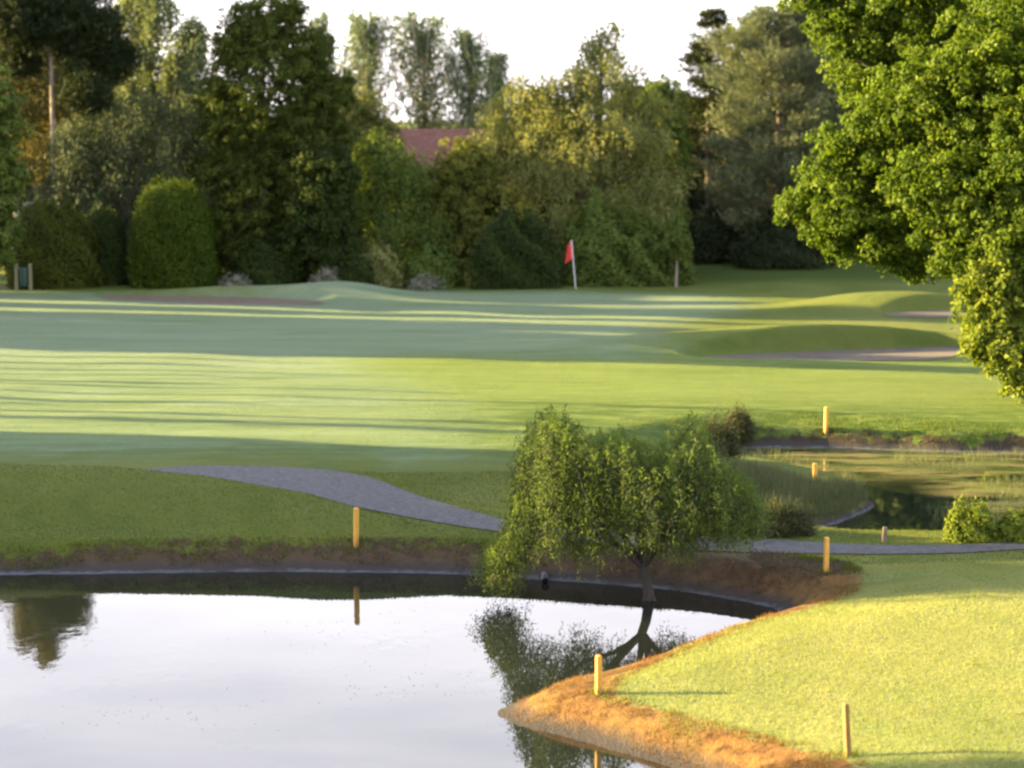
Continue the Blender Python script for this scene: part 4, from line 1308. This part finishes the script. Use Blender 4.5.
# ------------------------------------------------------------------ marker stakes
M_stake = noisy_mat('yellow_stake_paint', (0.40, 0.20, 0.020), (0.55, 0.30, 0.035), 22, 0.6, 0.25, (1, 1, 0.3), c3=(0.24, 0.11, 0.03))
M_oldstake = noisy_mat('worn_stake_paint', (0.15, 0.08, 0.015), (0.26, 0.14, 0.026), 14, 0.75, 0.25, (1, 1, 0.3), c3=(0.16, 0.09, 0.03))
def stake(px, pyb, pyt, zg, wpx, mat, label, tilt=0.0, cat='stake'):
    g = GT(px, pyb)
    z = terrain_at(*g)
    h = HX(px, pyt, g[1])[1] - z
    s = F / g[1]
    a = wpx / s / 2 * 0.7
    prof = [(-0.25, a), (h - 0.02, a), (h, a * 0.72)]
    V, Fq = [], []
    ch = 0.22
    oct_ = [(-1, -1 + ch), (-1 + ch, -1), (1 - ch, -1), (1, -1 + ch), (1, 1 - ch), (1 - ch, 1), (-1 + ch, 1), (-1, 1 - ch)]
    for zz, q in prof:
        V += [(x * q, y_ * q, zz) for x, y_ in oct_]
    for k in range(2):
        for i in range(8):
            Fq.append((k * 8 + i, k * 8 + (i + 1) % 8, k * 8 + 8 + (i + 1) % 8, k * 8 + 8 + i))
    top_ = [(16, 17, 18, 19), (16, 19, 20, 23), (20, 21, 22, 23)]
    o = mesh('marker_stake', np.array(V, float), np.array(Fq + top_), mat, loc=(g[0], g[1], z))
    o.rotation_euler = (0.03 * math.sin(px), tilt + 0.025 * math.sin(px * 1.7), 0.3)
    return tag(o, label, cat, 'yellow marker stakes round the ponds')
stake(356, 547, 508, .47, 7, M_stake, 'yellow stake on the far bank of the front pond, left of the willow')
stake(598.5, 694, 655, .35, 8, M_stake, 'bright yellow stake on the bare orange spit below the willow')
stake(848, 757, 703, .55, 8, M_oldstake, 'worn brownish stake leaning at the edge of the sunlit near lawn', -0.07)
stake(826, 573, 537, .5, 6.5, M_stake, 'yellow stake between the gravel path and the bare earth corner')
stake(826, 432, 407, .75, 5, M_stake, 'yellow stake on the far bank of the back pond')
stake(815, 484, 463, .5, 6, M_stake, 'short yellow stake on the tip of the grassy ridge by the back pond')
stake(884, 542, 527, .3, 6, noisy_mat('bleached_wood', (0.10, 0.075, 0.05), (0.16, 0.12, 0.08), 9, 0.9, 0.3), 'short bleached wooden stump at the near edge of the back pond', 0.05, 'stump')

# ------------------------------------------------------------------ flag on the green
fX, fY, fz = foot(576, 111.5)
flag = empty('flagstick', (fX, fY, fz), 'white flagstick with a limp red flag on the green', 'flag')
ft = HX(571.5, 240, fY)
tp = np.array([ft[0] - fX, 0, ft[1] - fz])
k = np.linspace(0, 1, 9)[:, None]
V, Fq = tube(np.array([0, 0, -.1]) + (tp - np.array([0, 0, -.1])) * k, np.full(9, 0.021), 8)
mesh('pole', V, Fq, M_white, smooth=True, parent=flag)
m, n, l, p = new_mat('red_flag_cloth')
p.inputs['Base Color'].default_value = (0.48, 0.03, 0.026, 1)
p.inputs['Roughness'].default_value = 0.8
M_flag = m
gu, gv = np.meshgrid(np.linspace(0, 1, 12), np.linspace(0, 1, 16))
sag = gu * (0.30 + 0.12 * gv)
fxx = tp[0] + (tp[0] / tp[2]) * (-gv * 1.05) - 0.03 - gu * 0.17 - 0.20 * gv * gu
fzz = tp[2] - 0.03 - gv * (0.85) - gu * 0.30
fyy = 0.07 * np.sin(gu * 9 + gv * 2) * gu
V = np.stack([fxx.ravel(), fyy.ravel(), fzz.ravel()], 1)
i0 = (np.arange(15)[:, None] * 12 + np.arange(11)[None]).ravel()
fl = mesh('flag', V, np.stack([i0, i0 + 1, i0 + 13, i0 + 12], 1), M_flag, smooth=True, parent=flag)
sm = fl.modifiers.new('cloth_thickness', 'SOLIDIFY')
sm.thickness = 0.012

# ------------------------------------------------------------------ litter bin by the round bush
bX, bY, bz = foot(23, 108.5)
M_binwood = noisy_mat('bin_post_wood', (0.14, 0.13, 0.06), (0.20, 0.18, 0.10), 8, 0.85, 0.2, (1, 1, .3))
M_bingreen = noisy_mat('bin_green_plastic', (0.006, 0.028, 0.022), (0.009, 0.04, 0.03), 5, 0.5, 0.05)
lb = empty('litter_bin', (bX, bY, bz), 'dark green litter bin hung between two pale wooden posts', 'litter bin')
s = F / bY
for dx in (-7, 7):
    v, f = boxv(dx / s, 0, 0.58, 0.15, 0.15, 1.36)
    o = mesh('post', v, f, M_binwood, parent=lb)
    bv = o.modifiers.new('soft_edges', 'BEVEL')
    bv.width = 0.02
ang = np.linspace(0, 2 * math.pi, 18, endpoint=False)
V, Fq = [], []
for zz, q in ((0.18, 0.20), (0.25, 0.215), (1.02, 0.225), (1.06, 0.225), (1.06, 0.19), (0.7, 0.18)):
    V += [(math.cos(a) * q, math.sin(a) * q, zz) for a in ang]
for k in range(5):
    for i in range(18):
        Fq.append((k * 18 + i, k * 18 + (i + 1) % 18, k * 18 + 18 + (i + 1) % 18, k * 18 + 18 + i))
mesh('bin', np.array(V, float), np.array(Fq), M_bingreen, smooth=True, parent=lb)

# dim shed roof behind the round bush
sX, sY, sz = foot(66, 119.5)
shed = empty('shed', (sX, sY, sz), 'dark timber shed with a pale edged roof half hidden behind the bushes', 'shed')
M_shedw = noisy_mat('shed_timber', (0.05, 0.04, 0.03), (0.09, 0.075, 0.055), 5, 0.9, 0.3, (1, 1, .3))
M_shedr = noisy_mat('shed_roof_felt', (0.10, 0.13, 0.15), (0.15, 0.18, 0.20), 4, 0.9, 0.2)
zt = HX(92, 190, sY)[1] - sz
a, b, ze = 1.55, 1.7, zt - 0.62
V = [(-a, -b, 0), (a, -b, 0), (a, b, 0), (-a, b, 0), (-a, -b, ze), (a, -b, zt - .14), (a, b, zt - .14), (-a, b, ze)]
mesh('wall', V, np.array([(0, 1, 5, 4), (2, 3, 7, 6), (1, 2, 6, 5), (3, 0, 4, 7)]), M_shedw, parent=shed)
def slab(x0, z0_, x1, z1_, y0, y1, th):
    V = np.array([(x0, y0, z0_), (x1, y0, z1_), (x1, y1, z1_), (x0, y1, z0_), (x0, y0, z0_ + th), (x1, y0, z1_ + th), (x1, y1, z1_ + th), (x0, y1, z0_ + th)], float)
    return V, np.array([(0, 1, 2, 3), (4, 5, 6, 7), (0, 1, 5, 4), (1, 2, 6, 5), (2, 3, 7, 6), (3, 0, 4, 7)])
v, f = slab(-a - .2, ze - .05, a + .2, zt - .09, -b - .2, b + .2, 0.08)
mesh('roof', v, f, M_shedr, parent=shed)
v, f = slab(-a - .2, ze - .10, a + .2, zt - .14, -b - .25, -b - .203, 0.15)
mesh('fascia', v, f, M_white, parent=shed)

# ------------------------------------------------------------------ drain and stone at the waterline
M_drain = noisy_mat('drain_plastic', (0.012, 0.012, 0.014), (0.025, 0.025, 0.028), 5, 0.6, 0.1)
g = G(545, 581, 0)
V, Fq = [], []
ang = np.linspace(0, 2 * math.pi, 20, endpoint=False)
for yy, q in ((0.5, .075), (-0.30, .075), (-0.30, .062), (-0.12, .062), (-0.10, .002)):
    V += [(math.cos(t_) * q, yy, math.sin(t_) * q + .03) for t_ in ang]
for k in range(4):
    for i in range(20):
        Fq.append((k * 20 + i, k * 20 + (i + 1) % 20, k * 20 + 20 + (i + 1) % 20, k * 20 + 20 + i))
o = mesh('drain_pipe', np.array(V, float), np.array(Fq), M_drain, smooth=True, loc=(g[0], g[1], 0.02))
tag(o, 'black drain pipe end poking out of the bank at the waterline left of the willow', 'drain pipe')
